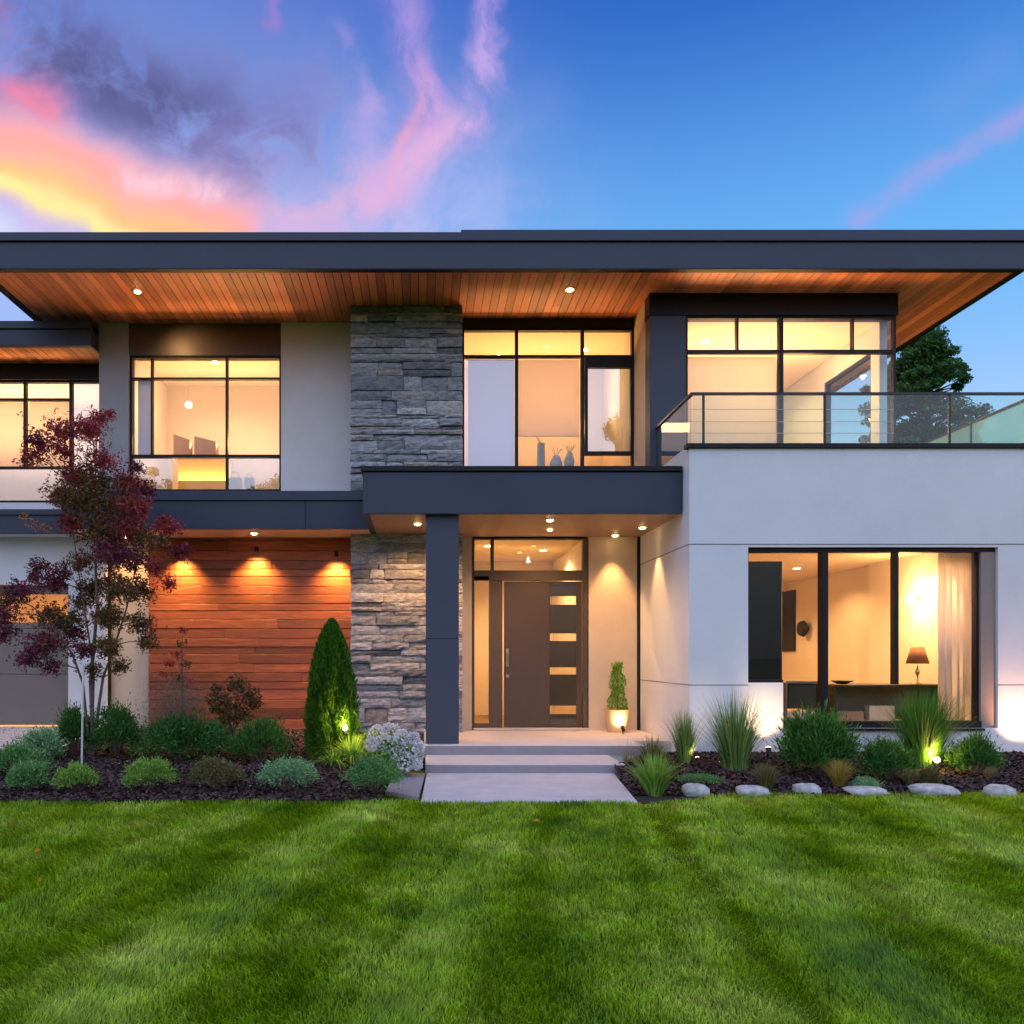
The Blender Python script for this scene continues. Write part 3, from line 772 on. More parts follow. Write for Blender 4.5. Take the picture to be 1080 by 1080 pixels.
hm.add([(hx+.03*math.cos(t*math.pi/6), dy_+.03, DZ(713)+.03*math.sin(t*math.pi/6)) for t in range(12)] + [(hx+.03*math.cos(t*math.pi/6), dy_+.052, DZ(713)+.03*math.sin(t*math.pi/6)) for t in range(12)],
       [tuple(range(12))] + [(t, (t+1) % 12, (t+1) % 12+12, t+12) for t in range(12)])
build(hm, 'handle', M['steel'], door, smooth=False)

# porch steps
ps = MB(); ps.box(.03, 3.0, 11.27, 11.9, -.05, .30); ps.box(.03, 3.54, 11.9, 13.75, -.05, .30)
porch = build(ps, 'porch_floor', M['drive'], H, bevel=.008)
st = MB(); st.box(.045, 2.5, 10.28, 11.27, -.05, .172); build(st, 'step', M['drive'], H, bevel=.008)
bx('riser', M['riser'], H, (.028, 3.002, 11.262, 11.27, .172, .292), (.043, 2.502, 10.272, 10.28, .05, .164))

# left canopy, garage and cedar wall
bx('canopy', M['fascia'], H, (-5.44, X(322, 12.7)-.004, 12.70, 12.78, 3.43, 3.855), (X(322, 12.7)+.004, -.805, 12.70, 12.78, 3.43, 3.855), (-5.44, -5.36, 12.78, 13.9, 3.43, 3.855), (-5.36, -.805, 12.79, 13.93, 3.75, 3.85), label='dark canopy over the cedar wall')
bx('canopy_cap', M['fascia'], H, -5.47, -.84, 12.67, 13.935, 3.858, 4.0, bevel=.004)
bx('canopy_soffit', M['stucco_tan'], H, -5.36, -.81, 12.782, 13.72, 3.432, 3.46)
bx('canopy', M['fascia'], H, (-9.6, -5.445, 13.2, 13.28, 3.43, 3.72), (-9.6, -5.445, 13.28, 14.45, 3.5, 3.72), label='lower dark canopy over the garage')
bx('canopy_cap', M['fascia'], H, -9.6, -5.475, 13.17, 14.46, 3.722, 3.81, bevel=.004)
bx('canopy_soffit', M['stucco'], H, -9.6, -5.445, 13.282, 13.62, 3.432, 3.46)
bx('wall', M['stucco'], H, (-5.74, -5.12, 13.6, 13.9, .3, 3.5), (-9.6, -5.74, 13.6, 13.9, 2.66, 3.5), label='white stucco around the garage door')
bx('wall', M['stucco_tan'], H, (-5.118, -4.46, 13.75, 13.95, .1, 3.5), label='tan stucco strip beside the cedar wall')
bx('corner_trim', M['black'], H, (-5.12, -5.095, 13.66, 13.75, .3, 3.43))
gd = MB(); Yg = 13.78; zs = [.37, Z(711, 13.8), Z(663, 13.8), Z(658, 13.8)]
gd.box(-9.4, -5.74, Yg, Yg+.05, .37, zs[1]-.006); gd.box(-9.4, -5.74, Yg, Yg+.05, zs[1]+.006, zs[2])
gd.box(-9.4, -5.74, Yg-.005, Yg+.05, zs[2]+.008, zs[3]+.02); gd.box(-9.4, -5.74, Yg, Yg+.05, Z(627, 13.8), 2.66)
for xx in (-5.74-.06, -7.6, -9.4): gd.box(xx, xx+.06, Yg-.002, Yg+.048, zs[3]+.02, Z(627, 13.8))
gd.box(-9.4, -5.74, Yg+.02, Yg+.06, .37, zs[2]+.01)
gar = build(gd, 'garage_door', M['garage'], H); gar['label'] = 'taupe sectional garage door with a row of lit panes'
bx('pane', M['glass'], gar, -9.38, -5.8, Yg+.02, Yg+.03, zs[3]+.02, Z(627, 13.8))
cw_ = MB(); rs = random.Random(5); z = .30; Yc = 13.68
cw_.box(-4.45, -1.14, Yc+.022, Yc+.2, .1, 3.45)
while z < 3.42:
    hh = min(rs.choice([.14, .15, .16, .12, .17]), 3.44-z); x = -4.46
    while x < -1.15:
        L_ = rs.uniform(1.1, 3.2); xe = min(x+L_, -1.14)
        if -1.14-xe < .5: xe = -1.14
        pr = rs.uniform(0, .008)
        cw_.box(x+.001, xe-.002, Yc-pr, Yc+.02, z+.004, z+hh-.006); x = xe
    z += hh
build(cw_, 'cedar_cladding', M['cedar'], H, bevel=.003)
bx('plinth', M['riser'], H, -4.46, -1.14, Yc-.05, Yc+.02, .1, .295)

# roofs
rx0, rx1, ry0, ry1, rz = -6.4, 8.66, 12.0, 19.6, 7.05
def plank_soffit(x0, x1, y0, y1, z, w=.125):
    mb = MB(); x = x0; rs = random.Random(3)
    while x < x1-.01:
        xe = min(x+w, x1); y = y0
        while y < y1-.1:
            L_ = rs.uniform(1.2, 4.5); ye = min(y+L_, y1)
            mb.box(x+.005, xe-.005, y+.001, ye-.001, z+rs.uniform(0, .003), z+.02); y = ye
        x = xe
    mb.box(x0, x1, y0, y1, z+.022, z+.04, 1)
    return mb
roof_top = bx('roof', M['roof'], H, rx0+.1, rx1-.1, ry0+.1, ry1, 7.10, 7.53, label='flat main roof')
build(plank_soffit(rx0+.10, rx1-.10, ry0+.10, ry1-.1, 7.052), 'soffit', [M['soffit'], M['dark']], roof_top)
bx('fascia', M['fascia'], roof_top, (rx0, rx1, ry0, ry0+.1, 7.05, 7.425), (rx0, rx0+.1, ry0+.1, ry1, 7.05, 7.425), (rx1-.1, rx1, ry0+.1, ry1, 7.05, 7.425), bevel=.004)
bx('edge_trim', M['black'], roof_top, (rx0-.006, rx1+.006, ry0-.008, ry0+.10, 7.035, 7.049), (rx0-.006, rx0+.10, ry0+.10, ry1, 7.035, 7.049), (rx1-.1, rx1+.006, ry0+.1, ry1, 7.035, 7.049))
bx('roof_cap', M['fascia'], roof_top, (rx0-.03, rx1+.03, ry0-.035, ry0+.3, 7.435, 7.555), (rx0-.03, rx0+.3, ry0+.3, ry1, 7.435, 7.555), (rx1-.3, rx1+.03, ry0+.3, ry1, 7.435, 7.555), bevel=.004)
bx('roof_curb', M['fascia'], roof_top, .56, 8.69, 11.98, 15, 7.558, 7.595)
lroof = bx('roof', M['roof'], H, -9.9, -5.372, 13.7, 19, 6.60, 6.90, label='lower flat roof of the left wing')
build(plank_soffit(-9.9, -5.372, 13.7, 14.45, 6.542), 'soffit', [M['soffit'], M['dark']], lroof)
bx('fascia', M['fascia'], lroof, (-9.9, -5.372, 13.6, 13.7, 6.54, 6.80), bevel=.004)
bx('roof_cap', M['fascia'], lroof, (-9.9, -5.372, 13.57, 13.9, 6.81, 6.93), bevel=.004)
# rear and flank walls
bx('wall', M['stucco_grey'], H, (-9.6, 8.25, 19.0, 19.2, 0, 4.2), (-9.6, -5.4, 19.0, 19.2, 4.2, 6.6), (-5.4, 7.27, 19.0, 19.2, 4.2, 7.05), (-9.6, -9.45, 13.9, 19, 0, 6.6))

# interiors (open to the front)
def room(x0, x1, y0, y1, z0, z1, wall='int_wall', ceil='int_ceil', floor='int_floor', right=True):
    t = .04
    qs = [(x0, x1, y1, y1+t, z0, z1), (x0-t, x0, y0, y1, z0, z1)]
    if right: qs.append((x1, x1+t, y0, y1, z0, z1))
    bx('interior_wall', M[wall], H, *qs)
    bx('interior_ceiling', M[ceil], H, x0, x1, y0, y1, z1+.001, z1+.04)
    bx('interior_floor', M[floor], H, x0, x1, y0, y1, z0-.04, z0-.001)
room(-4.83, -2.40, 14.1, 15.9, 4.2, 6.62)                 # upper left
room(.70, 3.46, 13.9, 16.0, 4.2, 6.98)                    # above porch
room(3.66, 7.13, 13.1, 17.0, 4.21, 6.72, right=False)     # upper right
room(-9.4, -5.45, 14.72, 16.4, 4.15, 6.35)                # left wing upper
room(.84, 2.66, 13.78, 17.0, .3, 3.42)                    # hall
room(-9.4, -5.78, 13.95, 17.5, .3, 2.75)                  # garage
room(3.82, 7.90, 11.36, 18.4, .3, 3.09)                   # ground right
bx('interior_wall', M['int_wall'], H, 7.74, 7.898, 11.5, 14.5, .3, 3.088)
LP = (1, .52, .19); LW = (1, .62, .36)
def ceiling_fill(x, y, z, p, c=LW, sx=.8, sy=.5): lamp('AREA', (x, y, z), p, c, sx=sx, sy=sy, target=(x, y, z+1))  # unseen area light added in a room, bounced off its ceiling
def ceil_spot(x, y, z, p, c=LP, ang=150):  # downlights; those near blind, cabinet and curtain are added to brighten them
    mb = MB(); mb.lathe(x, y, [(.05, z-.012), (.06, z-.001)], 14); build(mb, 'downlight', M['bulb'], H)
    lamp('SPOT', (x, y, z-.04), p, c, .04, (x, y, 0), ang, .5)
ceiling_fill(-3.6, 14.9, 4.6, 30, LW, 1.8); ceiling_fill(2.0, 14.9, 4.9, 12, LP, 2.0)
ceiling_fill(5.2, 14.6, 4.7, 40, LW, 1.8); ceiling_fill(-7.2, 15.4, 4.9, 45, LW, 2.6)
def soffit_fill(x, y, z, p, c, sx): lamp('AREA', (x, y, z), p, c, sx=sx, sy=.3, target=(x, y-1.5, z+1.3))  # unseen area light added behind a window to warm the soffit outside
soffit_fill(-3.6, 15.0, 5.3, 45, LP, 2.0); soffit_fill(2.1, 15.4, 5.7, 38, LP, 2.2); soffit_fill(5.6, 14.4, 5.5, 60, LP, 2.2); soffit_fill(-7.2, 15.6, 5.2, 40, LP, 2.4)
for a_, b_, p_ in ((-3.6, 14.6, 55), (1.4, 15.3, 14), (2.9, 15.0, 16), (4.7, 13.9, 58), (5.2, 14.4, 34), (6.2, 15.6, 35)):
    ceil_spot(a_, b_, 6.62 if a_ < 0 else (6.98 if a_ < 3.2 else 6.72), p_)
ceil_spot(1.15, 14.6, 3.42, 130); ceil_spot(2.2, 15.2, 3.42, 110)
ceil_spot(-6.4, 14.6, 2.75, 420); ceil_spot(-8, 15, 2.75, 200)
for a_, b_, p_ in ((5.2, 12.6, 75), (7.15, 12.2, 260), (5.2, 15.0, 95), (6.8, 15.2, 95), (6.0, 17.2, 95)): ceil_spot(a_, b_, 3.09, p_)

# terrace railing
rail = MB()
zr0, zr1 = 4.314, 4.966
rail.box(3.56, 8.23, 11.10, 11.15, zr1, zr1+.03); rail.box(3.56, 3.61, 11.15, 12.80, zr1, zr1+.03); rail.box(8.18, 8.23, 11.15, 15.2, zr1, zr1+.03)
tr = build(rail, 'railing', M['rail'], H); tr['label'] = 'glass terrace railing with dark handrail'
for (px_, py_) in [(X(742, 11.12), 11.11), (X(870, 11.12), 11.11), (7.0, 11.11), (8.19, 11.11), (8.19, 12.5), (8.19, 14.0), (3.57, 12.75)]:
    bx('post', M['rail'], tr, px_-.013 if py_ < 11.2 else px_, px_+.013 if py_ < 11.2 else px_+.03, py_, py_+.03, zr0-.001, zr1)
for q in [(3.60, 8.16, 11.12, 11.13, zr0+.01, zr1-.004), (3.58, 3.59, 11.16, 12.74, zr0-.03, zr1-.004), ]:
    bx('glass_panel', M['glass_green'], tr, *q)
bx('glass_panel', M['glass_mint'], tr, 8.20, 8.21, 11.16, 15.1, zr0+.01, zr1-.004, label='mint tinted side panel')

# recessed lights
def downlight(x, y, z, power, target=None, angle=80, es='bulb', r=.055, color=LP):
    mb = MB(); mb.lathe(x, y, [(r*1.35, z-.012), (r*1.35, z), (r, z), (r, z-.008)], 20)
    o = build(mb, 'downlight', M['steel'], H)
    m2 = MB(); m2.lathe(x, y, [(r*.3, z-.034), (r*.8, z-.024), (r*.97, z-.003)], 20); build(m2, 'bulb', M[es], o)
    lamp('SPOT', (x, y, z-.03), power, color, .04, target or (x, y, 0), angle, .7)
def atz(px, py, z):
    Y = (z-EYE)*F/(HY-py); return X(px, Y), Y
x, y = atz(145, 307, 7.05); downlight(x, y, 7.05, 70, (x+.55, 14.0, 6.1), 76)
x, y = atz(601, 305, 7.05); downlight(x, y, 7.05, 60, None, 110)
x, y = atz(580, 548, 3.43); downlight(x, y, 3.433, 150, None, 150)
x, y = atz(580, 558, 3.43); downlight(x, y, 3.433, 130, None, 150, r=.045)
x, y = atz(444, 552, 3.43); downlight(x-.05, y, 3.433, 300, (x-.1, 13.26, .6), 120, color=(1, .50, .20))
x, y = atz(268, 562, 3.43); downlight(x, y, 3.431, 10, None, 90)
downlight(X(649, 13.35), 13.36, 3.433, 260, (X(649, 13.35), 13.60, 0), 62)
downlight(3.30, 12.55, 3.433, 200, (3.54, 12.55, 0), 62)

downlight(X(132, 13.4), 13.45, 3.431, 120, (X(132, 13.4), 13.6, 0), 100)
# small wall spots on the cedar wall
def wall_spot(px, py, power, label):
    x, z = X(px, 13.62), Z(py, 13.62)
    t = thing('wall_spot', label, 'wall light', (x, 13.66, z), 'spot lights on the cedar wall')
    mb = MB(); mb.lathe(x, 13.58, [(.028, z-.04), (.032, z-.04), (.032, z+.045), (.02, z+.05)], 16); mb.box(x-.01, x+.01, 13.60, 13.67, z-.005, z+.015)
    build(mb, 'housing', M['black'], t)
    m2 = MB(); m2.lathe(x, 13.58, [(.027, z-.038), (.027, z-.03)], 16); build(m2, 'bulb', M['bulb'], t)
    lamp('SPOT', (x, 13.53, z-.05), power*.95, (1, .64, .17), .06, (x, 13.62, z-1.0), 115, 1.0, parent=t)
wall_spot(192, 583, 190, 'small warm spot lamp on the cedar wall behind the purple tree')
wall_spot(271, 580, 190, 'small bright spot lamp at the middle of the cedar wall')
wall_spot(355, 585, 190, 'small spot lamp on the cedar wall beside the stone pier')
# ------------------------------------------------------------------ furnishings seen through the windows
def things_inside():
    # sideboard / desk in the ground floor window
    Yd = 12.0; z = Z(722, Yd); x0, x1 = X(878, Yd), X(1006, Yd)
    t = thing('sideboard', 'long dark low sideboard behind the ground floor window', 'sideboard', ((x0+x1)/2, Yd, .3))
    bx('top', M['dark'], t, x0, x1, Yd-.02, Yd+.5, z-.035, z, bevel=.004)
    for xx in (x0+.02, x1-.06): bx('side_panel', M['dark'], t, xx, xx+.04, Yd, Yd+.48, .3, z-.036)
    bx('shelf', M['dark'], t, x0+.061, x1-.061, Yd+.02, Yd+.48, .52, .55)
    bx('back_panel', M['sofa'], t, x0+.061, x1-.061, Yd+.44, Yd+.47, .56, z-.036)
    for a, b_, zz, m_, lab in [(921, 948, .78, 'paper', 'cream open book leaning on the sideboard shelf'), (888, 915, .70, 'box', 'brown box on the sideboard shelf')]:
        o = bx('book' if m_ == 'paper' else 'box', M[m_], None, X(a, Yd), X(b_, Yd), Yd+.1, Yd+.24, .551, zz, bevel=.004, loc=(X(a, Yd), Yd+.1, .551)); tag(o, lab, 'book' if m_ == 'paper' else 'box')
    # table lamp
    lx, ly_ = X(972, 12.1), 12.2
    t = thing('table_lamp', 'table lamp with brown shade standing on the sideboard', 'table lamp', (lx, ly_, z))
    mb = MB(); mb.lathe(lx, ly_, [(.07, z), (.07, z+.015), (.018, z+.03), (.012, z+.12), (.035, z+.16), (.035, z+.20), (.01, z+.23), (.01, z+.27)], 18); build(mb, 'base', M['steel'], t, smooth=True)
    mb = MB(); zs = Z(700, 12.1); mb.lathe(lx, ly_, [(.155, zs), (.085, zs+.24), (.078, zs+.24), (.148, zs)], 28); build(mb, 'lamp_shade', M['shade'], t, smooth=True)
    mb = MB(); mb.lathe(lx, ly_, [(.02, zs+.03), (.03, zs+.08), (.01, zs+.11)], 12); build(mb, 'bulb', M['bulb'], t)
    # black bowls
    for px_, w_, lab in ((890, .16, 'flat black bowl on the sideboard'), (843, .17, 'flat black dish on the small armchair table')):
        if px_ == 843: continue
        bxx = X(px_, 12.2); mb = MB(); mb.lathe(bxx, 12.25, [(.06, z), (w_, z+.045), (w_-.01, z+.05), (.05, z+.015)], 20)
        o = build(mb, 'bowl', M['black'], None, (bxx, 12.25, z), smooth=True); tag(o, lab, 'bowl')
    # armchair left of it
    Ya = 12.1; a0, a1 = X(828, Ya), X(866, Ya)
    t = thing('armchair', 'dark backed armchair with pale seat by the window notch', 'armchair', ((a0+a1)/2, Ya, .3))
    bx('backrest', M['dark'], t, a0+.04, a1-.04, Ya+.02, Ya+.09, .74, 1.10, bevel=.02)
    bx('frame', M['sofa'], t, (a0, a0+.035, Ya, Ya+.6, .3, 1.12), (a1-.035, a1, Ya, Ya+.6, .3, 1.12), (a0+.036, a1-.036, Ya+.01, Ya+.06, 1.102, 1.14), bevel=.006)
    bx('seat', M['paper'], t, a0+.036, a1-.036, Ya+.03, Ya+.6, .52, .70, bevel=.02)
    for xx in (a0+.002, a1-.034):
        for yy in (Ya+.002, Ya+.56): pass
    # dark box put in for the dark reflections in the left pane
    Yc = 11.75; c0, c1 = X(786, Yc), X(825, Yc)
    t = thing('reflection_box', 'tall dark box standing in for reflections in the leftmost pane of the ground floor window', 'cabinet', ((c0+c1)/2, Yc, .3))
    bx('carcass', M['dark'], t, c0, c1, Yc, Yc+.4, .3, Z(592, Yc), bevel=.004)
    bx('door', M['black'], t, c0+.015, c1-.015, Yc-.02, Yc-.001, .36, Z(598, Yc), bevel=.004)
    # wall mirror/tv
    o = bx('wall_screen', M['black'], None, 7.86, 7.898, 17.7, 18.35, 1.6, 2.9, bevel=.006, loc=(7.88, 17.8, 2.2)); tag(o, 'black flat screen hung at the far end of the living room wall', 'screen')
    mb = MB(); yy = 7.85*F/405; zz = Z(663, yy)
    mb.tube([(7.895, yy, zz), (7.80, yy, zz)], [.05, .17], 16); mb.tube([(7.80, yy, zz), (7.72, yy, zz)], [.17, .14], 16)
    o = build(mb, 'wall_speaker', M['black'], None, (7.8, yy, zz)); tag(o, 'small round black speaker on the living room wall', 'speaker')
    # wall sconce with its glow
    xs, ys, zs2 = 7.70, 7.70*F/521, 2.40
    t = thing('wall_sconce', 'glowing round wall sconce on the right living room wall', 'wall light', (7.74, ys, zs2))
    mb = MB(); prof = [(.001+.075*math.sin(math.pi*i/8), zs2+.075*math.cos(math.pi*(1-i/8))) for i in range(9)]; mb.lathe(7.62, ys, prof, 18); build(mb, 'globe', M['bulb'], t, smooth=True)
    bx('bracket', M['steel'], t, 7.69, 7.738, ys-.03, ys+.03, zs2-.03, zs2+.03)
    lamp('POINT', (7.50, ys-.05, zs2), 50, LP, .09, parent=t)
    # curtains
    def curtain(x0, x1, y, z0, z1, m, label, waves):
        n = 70; V = []
        for j in range(2):
            for i in range(n+1):
                s = i/n; xx = x0+(x1-x0)*s; V.append((xx, y+.035*math.sin(s*waves*2*math.pi)+.012*math.sin(s*17), z0 if j == 0 else z1))
        q = [(i, i+1, n+2+i, n+1+i) for i in range(n)]
        o = fast('curtain', V, q, m, loc=((x0+x1)/2, y, z1), smooth=True)
        sd_ = o.modifiers.new('s', 'SOLIDIFY'); sd_.thickness = .004
        tag(o, label, 'curtain', None)
    curtain(X(990, 11.5), X(1024, 11.5), 11.5, .42, 3.06, M['curtain'], 'pale cream curtain hanging at the right of the ground floor window', 5)
    curtain(X(1026, 11.42), X(1040, 11.42), 11.42, .42, 3.06, M['curtain_grey'], 'narrow grey curtain beside the window jamb', 2.5)
    # upper left room: two boxes, yellow box standing in for the lit wall, two bags, pendant
    Yb2 = 14.9
    Yk = 14.8; zk = Z(483, Yk)
    t = thing('lit_wall_box', 'low yellow box standing in for the lit wall in the upper left window', 'cabinet', (X(212, Yk), Yk, 4.2))
    bx('carcass', M['yellow'], t, X(188, Yk), X(238, Yk), Yk, Yk+.4, 4.2, zk-.025, bevel=.004)
    bx('top', M['box'], t, X(186, Yk), X(240, Yk), Yk-.02, Yk+.42, zk-.024, zk)
    for (a, b_, top, lab) in ((182, 199, 457, 'brown open carton on the left in the upper window'), (204, 227, 459, 'brown open carton on the right in the upper window')):
        xa, xb = X(a, Yk), X(b_, Yk); zt = Z(top, Yk); zb = zk+.001; ya, yb_ = Yk+.05, Yk+.25
        mb = MB()
        mb.add([(xa, ya, zb), (xb, ya, zb), (xb, ya, zt-.10), (xa, ya, zt), (xa, yb_, zb), (xb, yb_, zb), (xb, yb_, zt-.14), (xa, yb_, zt)],
               [(0, 1, 2, 3), (5, 4, 7, 6), (4, 0, 3, 7), (1, 5, 6, 2), (3, 2, 6, 7), (0, 4, 5, 1)])
        o = build(mb, 'carton', M['box'], None, (xa, ya, zb)); tag(o, lab, 'box', 'brown cartons in the upper window')
    for a, b_, m_, lab in ((241, 255, 'yellow', 'yellow paper bag with loop handle low in the upper left window'), (258, 268, 'paper', 'small cream paper bag beside the yellow bag')):
        xa, xb = X(a, 14.2), X(b_, 14.2); zt = Z(504, 14.2)
        t = thing('paper_bag', lab, 'bag', ((xa+xb)/2, 14.2, 4.2), 'paper bags in the upper left window')
        bx('bag_body', M[m_], t, xa, xb, 14.16, 14.28, 4.2, zt, bevel=.006)
        xm, r = (xa+xb)/2, (xb-xa)*.3
        mb = MB(); mb.tube([(xm+r*math.cos(q), 14.17, zt+r*1.4*math.sin(q)) for q in np.linspace(0, math.pi, 9)], .008, 6); build(mb, 'bag_handle', M['paper'], t)
    xp, yp = X(199, 15.2), 15.2; zp = Z(427, 15.2)
    t = thing('pendant_lamp', 'small globe pendant glowing in the upper left room', 'pendant light', (xp, yp, 6.62))
    mb = MB(); mb.lathe(xp, yp, [(.001+.06*math.sin(math.pi*i/8), zp-.06*math.cos(math.pi*i/8)) for i in range(9)], 16); build(mb, 'globe', M['bulb'], t, smooth=True)
    mb = MB(); mb.tube([(xp, yp, zp+.06), (xp, yp, 6.62)], .004, 5); build(mb, 'cord', M['steel'], t)
    xp, yp = X(557, 15.0), 15.0; zp = Z(590, 15.0)
    t = thing('pendant_lamp', 'tiny glass pendant seen through the transom over the front door', 'pendant light', (xp, yp, 3.42))
    mb = MB(); mb.lathe(xp, yp, [(.03, zp-.05), (.02, zp), (.006, zp+.04)], 12); build(mb, 'globe', M['bulb'], t)
    mb = MB(); mb.tube([(xp, yp, zp+.04), (xp, yp, 3.42)], .004, 5); build(mb, 'cord', M['steel'], t)
    # vases on a ledge in the middle window
    zt = 4.62
    t = thing('window_bench', 'low white bench inside the window above the porch', 'bench', (2.2, 14.3, 4.2))
    bx('seat', M['int_wall'], t, X(494, 14), X(612, 14), 14.08, 14.45, zt-.05, zt)
    for a in (495, 607): bx('leg', M['int_wall'], t, X(a, 14), X(a, 14)+.06, 14.1, 14.43, 4.2, zt-.051)
    for (px_, top, r, name, lab) in ((571, 467, .075, 'vase', 'tall cylindrical blue grey vase in the window above the porch'), (587, 480, .10, 'bowl', 'round blue grey bowl with twigs next to the tall vase'), (601, 477, .085, 'jar', 'squat blue grey jar rightmost on the window bench')):
        xx = X(px_, 14.2); zz = Z(top, 14.2)
        mb = MB()
        if name == 'vase': mb.lathe(xx, 14.25, [(r*.8, zt), (r, zt+.05), (r*.85, zz-.03), (r, zz), (r*.8, zz-.01)], 18)
        else: mb.lathe(xx, 14.25, [(r*.5, zt), (r*1.1, (zt+zz)/2), (r*.7, zz-.01), (r*.6, zz)], 18)
        for q in range(9 if name != 'vase' else 5):
            aa = random.uniform(-.9, .9); mb.tube([(xx, 14.25, zz-.02), (xx+.08*aa, 14.25+random.uniform(-.06, .06), zz+.09), (xx+.13*aa, 14.25, zz+.10+random.random()*.08)], [.005, .004, .001], 5)
        o = build(mb, name, M['vase'], None, (xx, 14.25, zt), smooth=True); tag(o, lab, name)
things_inside()

# ------------------------------------------------------------------ plants
def leaves(C, size, aspect=.45, out=None, up=.3, jitter=1.0, fold=.15):
    """rhombic leaves at centres C (n,3); out = outward direction"""
    n = len(C); size = np.broadcast_to(size, (n,))[:, None]
    d = rng.normal(0, 1, (n, 3))*jitter
    if out is not None: d += out*1.6
    d[:, 2] += up
    d /= np.linalg.norm(d, axis=1, keepdims=True)+1e-9
    r = rng.normal(0, 1, (n, 3)); s = np.cross(d, r); s /= np.linalg.norm(s, axis=1, keepdims=True)+1e-9
    nn = np.cross(d, s)
    a = C - d*size*.5; t = C + d*size*.5
    l = C - s*size*aspect*.5 + nn*size*fold; rr = C + s*size*aspect*.5 + nn*size*fold
    V = np.stack([a, l, t, rr], 1).reshape(-1, 3); i = np.arange(n)*4
    return V, np.stack([i, i+1, i+2, i+3], 1)

def unit(n):
    v = rng.normal(0, 1, (n, 3)); return v/np.linalg.norm(v, axis=1, keepdims=True)

def mound(name, label, cat, x, y, z, rx, rz, leafm, n=2600, size=.035, aspect=.4, group=None, clumps=46, lean=.6, loose=.20, stem=True, spiky=0.0):
    t = thing(name, label, cat, (x, y, z), group)
    cc = unit(clumps); cc[:, 2] = np.abs(cc[:, 2])*1.0 - .18
    rad = rng.uniform(.68, 1.02, clumps)[:, None]
    cen = cc*rad
    k = rng.integers(0, clumps, n)
    P = cen[k] + rng.normal(0, loose, (n, 3))*rng.uniform(.4, 1.2, (n, 1))
    # interior fill
    m_ = n//3; inner = unit(m_)*rng.uniform(.2, .85, (m_, 1)); inner[:, 2] = np.abs(inner[:, 2])
    P = np.concatenate([P, inner]); out = P/(np.linalg.norm(P, axis=1, keepdims=True)+1e-6)
    S = np.array([rx, rx*.92, rz*.62]); W = P*S + np.array([x, y, z + rz*.40]); W[:, 2] = np.maximum(W[:, 2], z+.015)
    V, q = leaves(W, size*rng.uniform(.6, 1.3, len(W)), aspect, out, up=lean + spiky)
    fast('foliage', V, q, G[leafm], t)
    if stem:
        mb = MB()
        for c_ in cen[:14]: mb.tube([(x, y, z-.03), (x+c_[0]*rx*.4, y+c_[1]*rx*.4, z+rz*.25), (x+c_[0]*rx*.8, y+c_[1]*rx*.8, z+rz*.4+c_[2]*rz*.5)], [.010, .007, .003], 5)
        build(mb, 'stem', M['bark'], t)
    return t

def grass_clump(name, label, cat, x, y, z, R_, H_, m_, n=420, w=.006, group=None, droop=.5, spread=.75, basef=.22):
    t = thing(name, label, cat, (x, y, z), group)
    a = rng.random(n)*2*np.pi; tilt = np.abs(rng.normal(0, spread, n)).clip(0, 1.5)
    L_ = H_*rng.uniform(.55, 1.12, n); seg_ = 5
    rb_ = rng.random(n)**.5*R_*basef
    base = np.stack([x+np.cos(a)*rb_, y+np.sin(a)*rb_, np.full(n, z-.01)], 1)
    px_ = np.stack([-np.sin(a), np.cos(a), np.zeros(n)], 1)
    outd = np.stack([np.cos(a), np.sin(a), np.zeros(n)], 1)
    rows = []
    for s in range(seg_+1):
        f = s/seg_
        outw = tilt*(f*.35 + droop*f**2.4)
        zz = np.sqrt(np.clip(f*f - (outw*.55)**2*f, .01*f, None))
        c_ = base + outd*(outw*L_*.8)[:, None]; c_[:, 2] += L_*np.clip(zz, 0, 1) * (1-.18*tilt*f*droop)
        wd = w*(1-f**1.6)*.5+.0004
        rows.append(c_ - px_*wd); rows.append(c_ + px_*wd)
    V = np.stack(rows, 1).reshape(-1, 3); i = np.arange(n)*(2*(seg_+1)); q = []
    for s in range(seg_): q.append(np.stack([i+2*s, i+2*s+1, i+2*s+3, i+2*s+2], 1))
    fast('foliage', V, np.concatenate(q), G[m_], t)
    return t

def PL(px, py): Y = baseL(py); return X(px, Y), Y, float(zl(Y))
def PR(px, py): Y = baseR(py); return X(px, Y), Y, float(zr(Y))
def rpx(r, Y): return r/F*Y

# --- left bed, front row of low shrubs
g1 = 'low rounded shrubs along the front of the left bed'
for px_, py_, r, hp, m_, lab in [
    (30, 838, 23, 34, 'bluegreen', 'blue green low shrub at the left end of the front row'),
    (81, 838, 22, 30, 'lime', 'small yellow green shrub in front of the white stake'),
    (158, 837, 26, 36, 'lime', 'light green rounded shrub below the feathery tan bush'),
    (229, 837, 27, 37, 'olive', 'olive grey rounded shrub between two green ones'),
    (302, 838, 30, 38, 'silver', 'silvery green rounded shrub in front of the cone evergreen'),
    (396, 840, 31, 42, 'bluegreen', 'blue green shrub in front of the white flowers')]:
    x, y, z = PL(px_, py_-3); mound('low_shrub', lab, 'shrub', x, y, z, rpx(r, y), rpx(hp, y), m_, n=4200, size=.034, aspect=.28, group=g1, clumps=70, loose=.14)
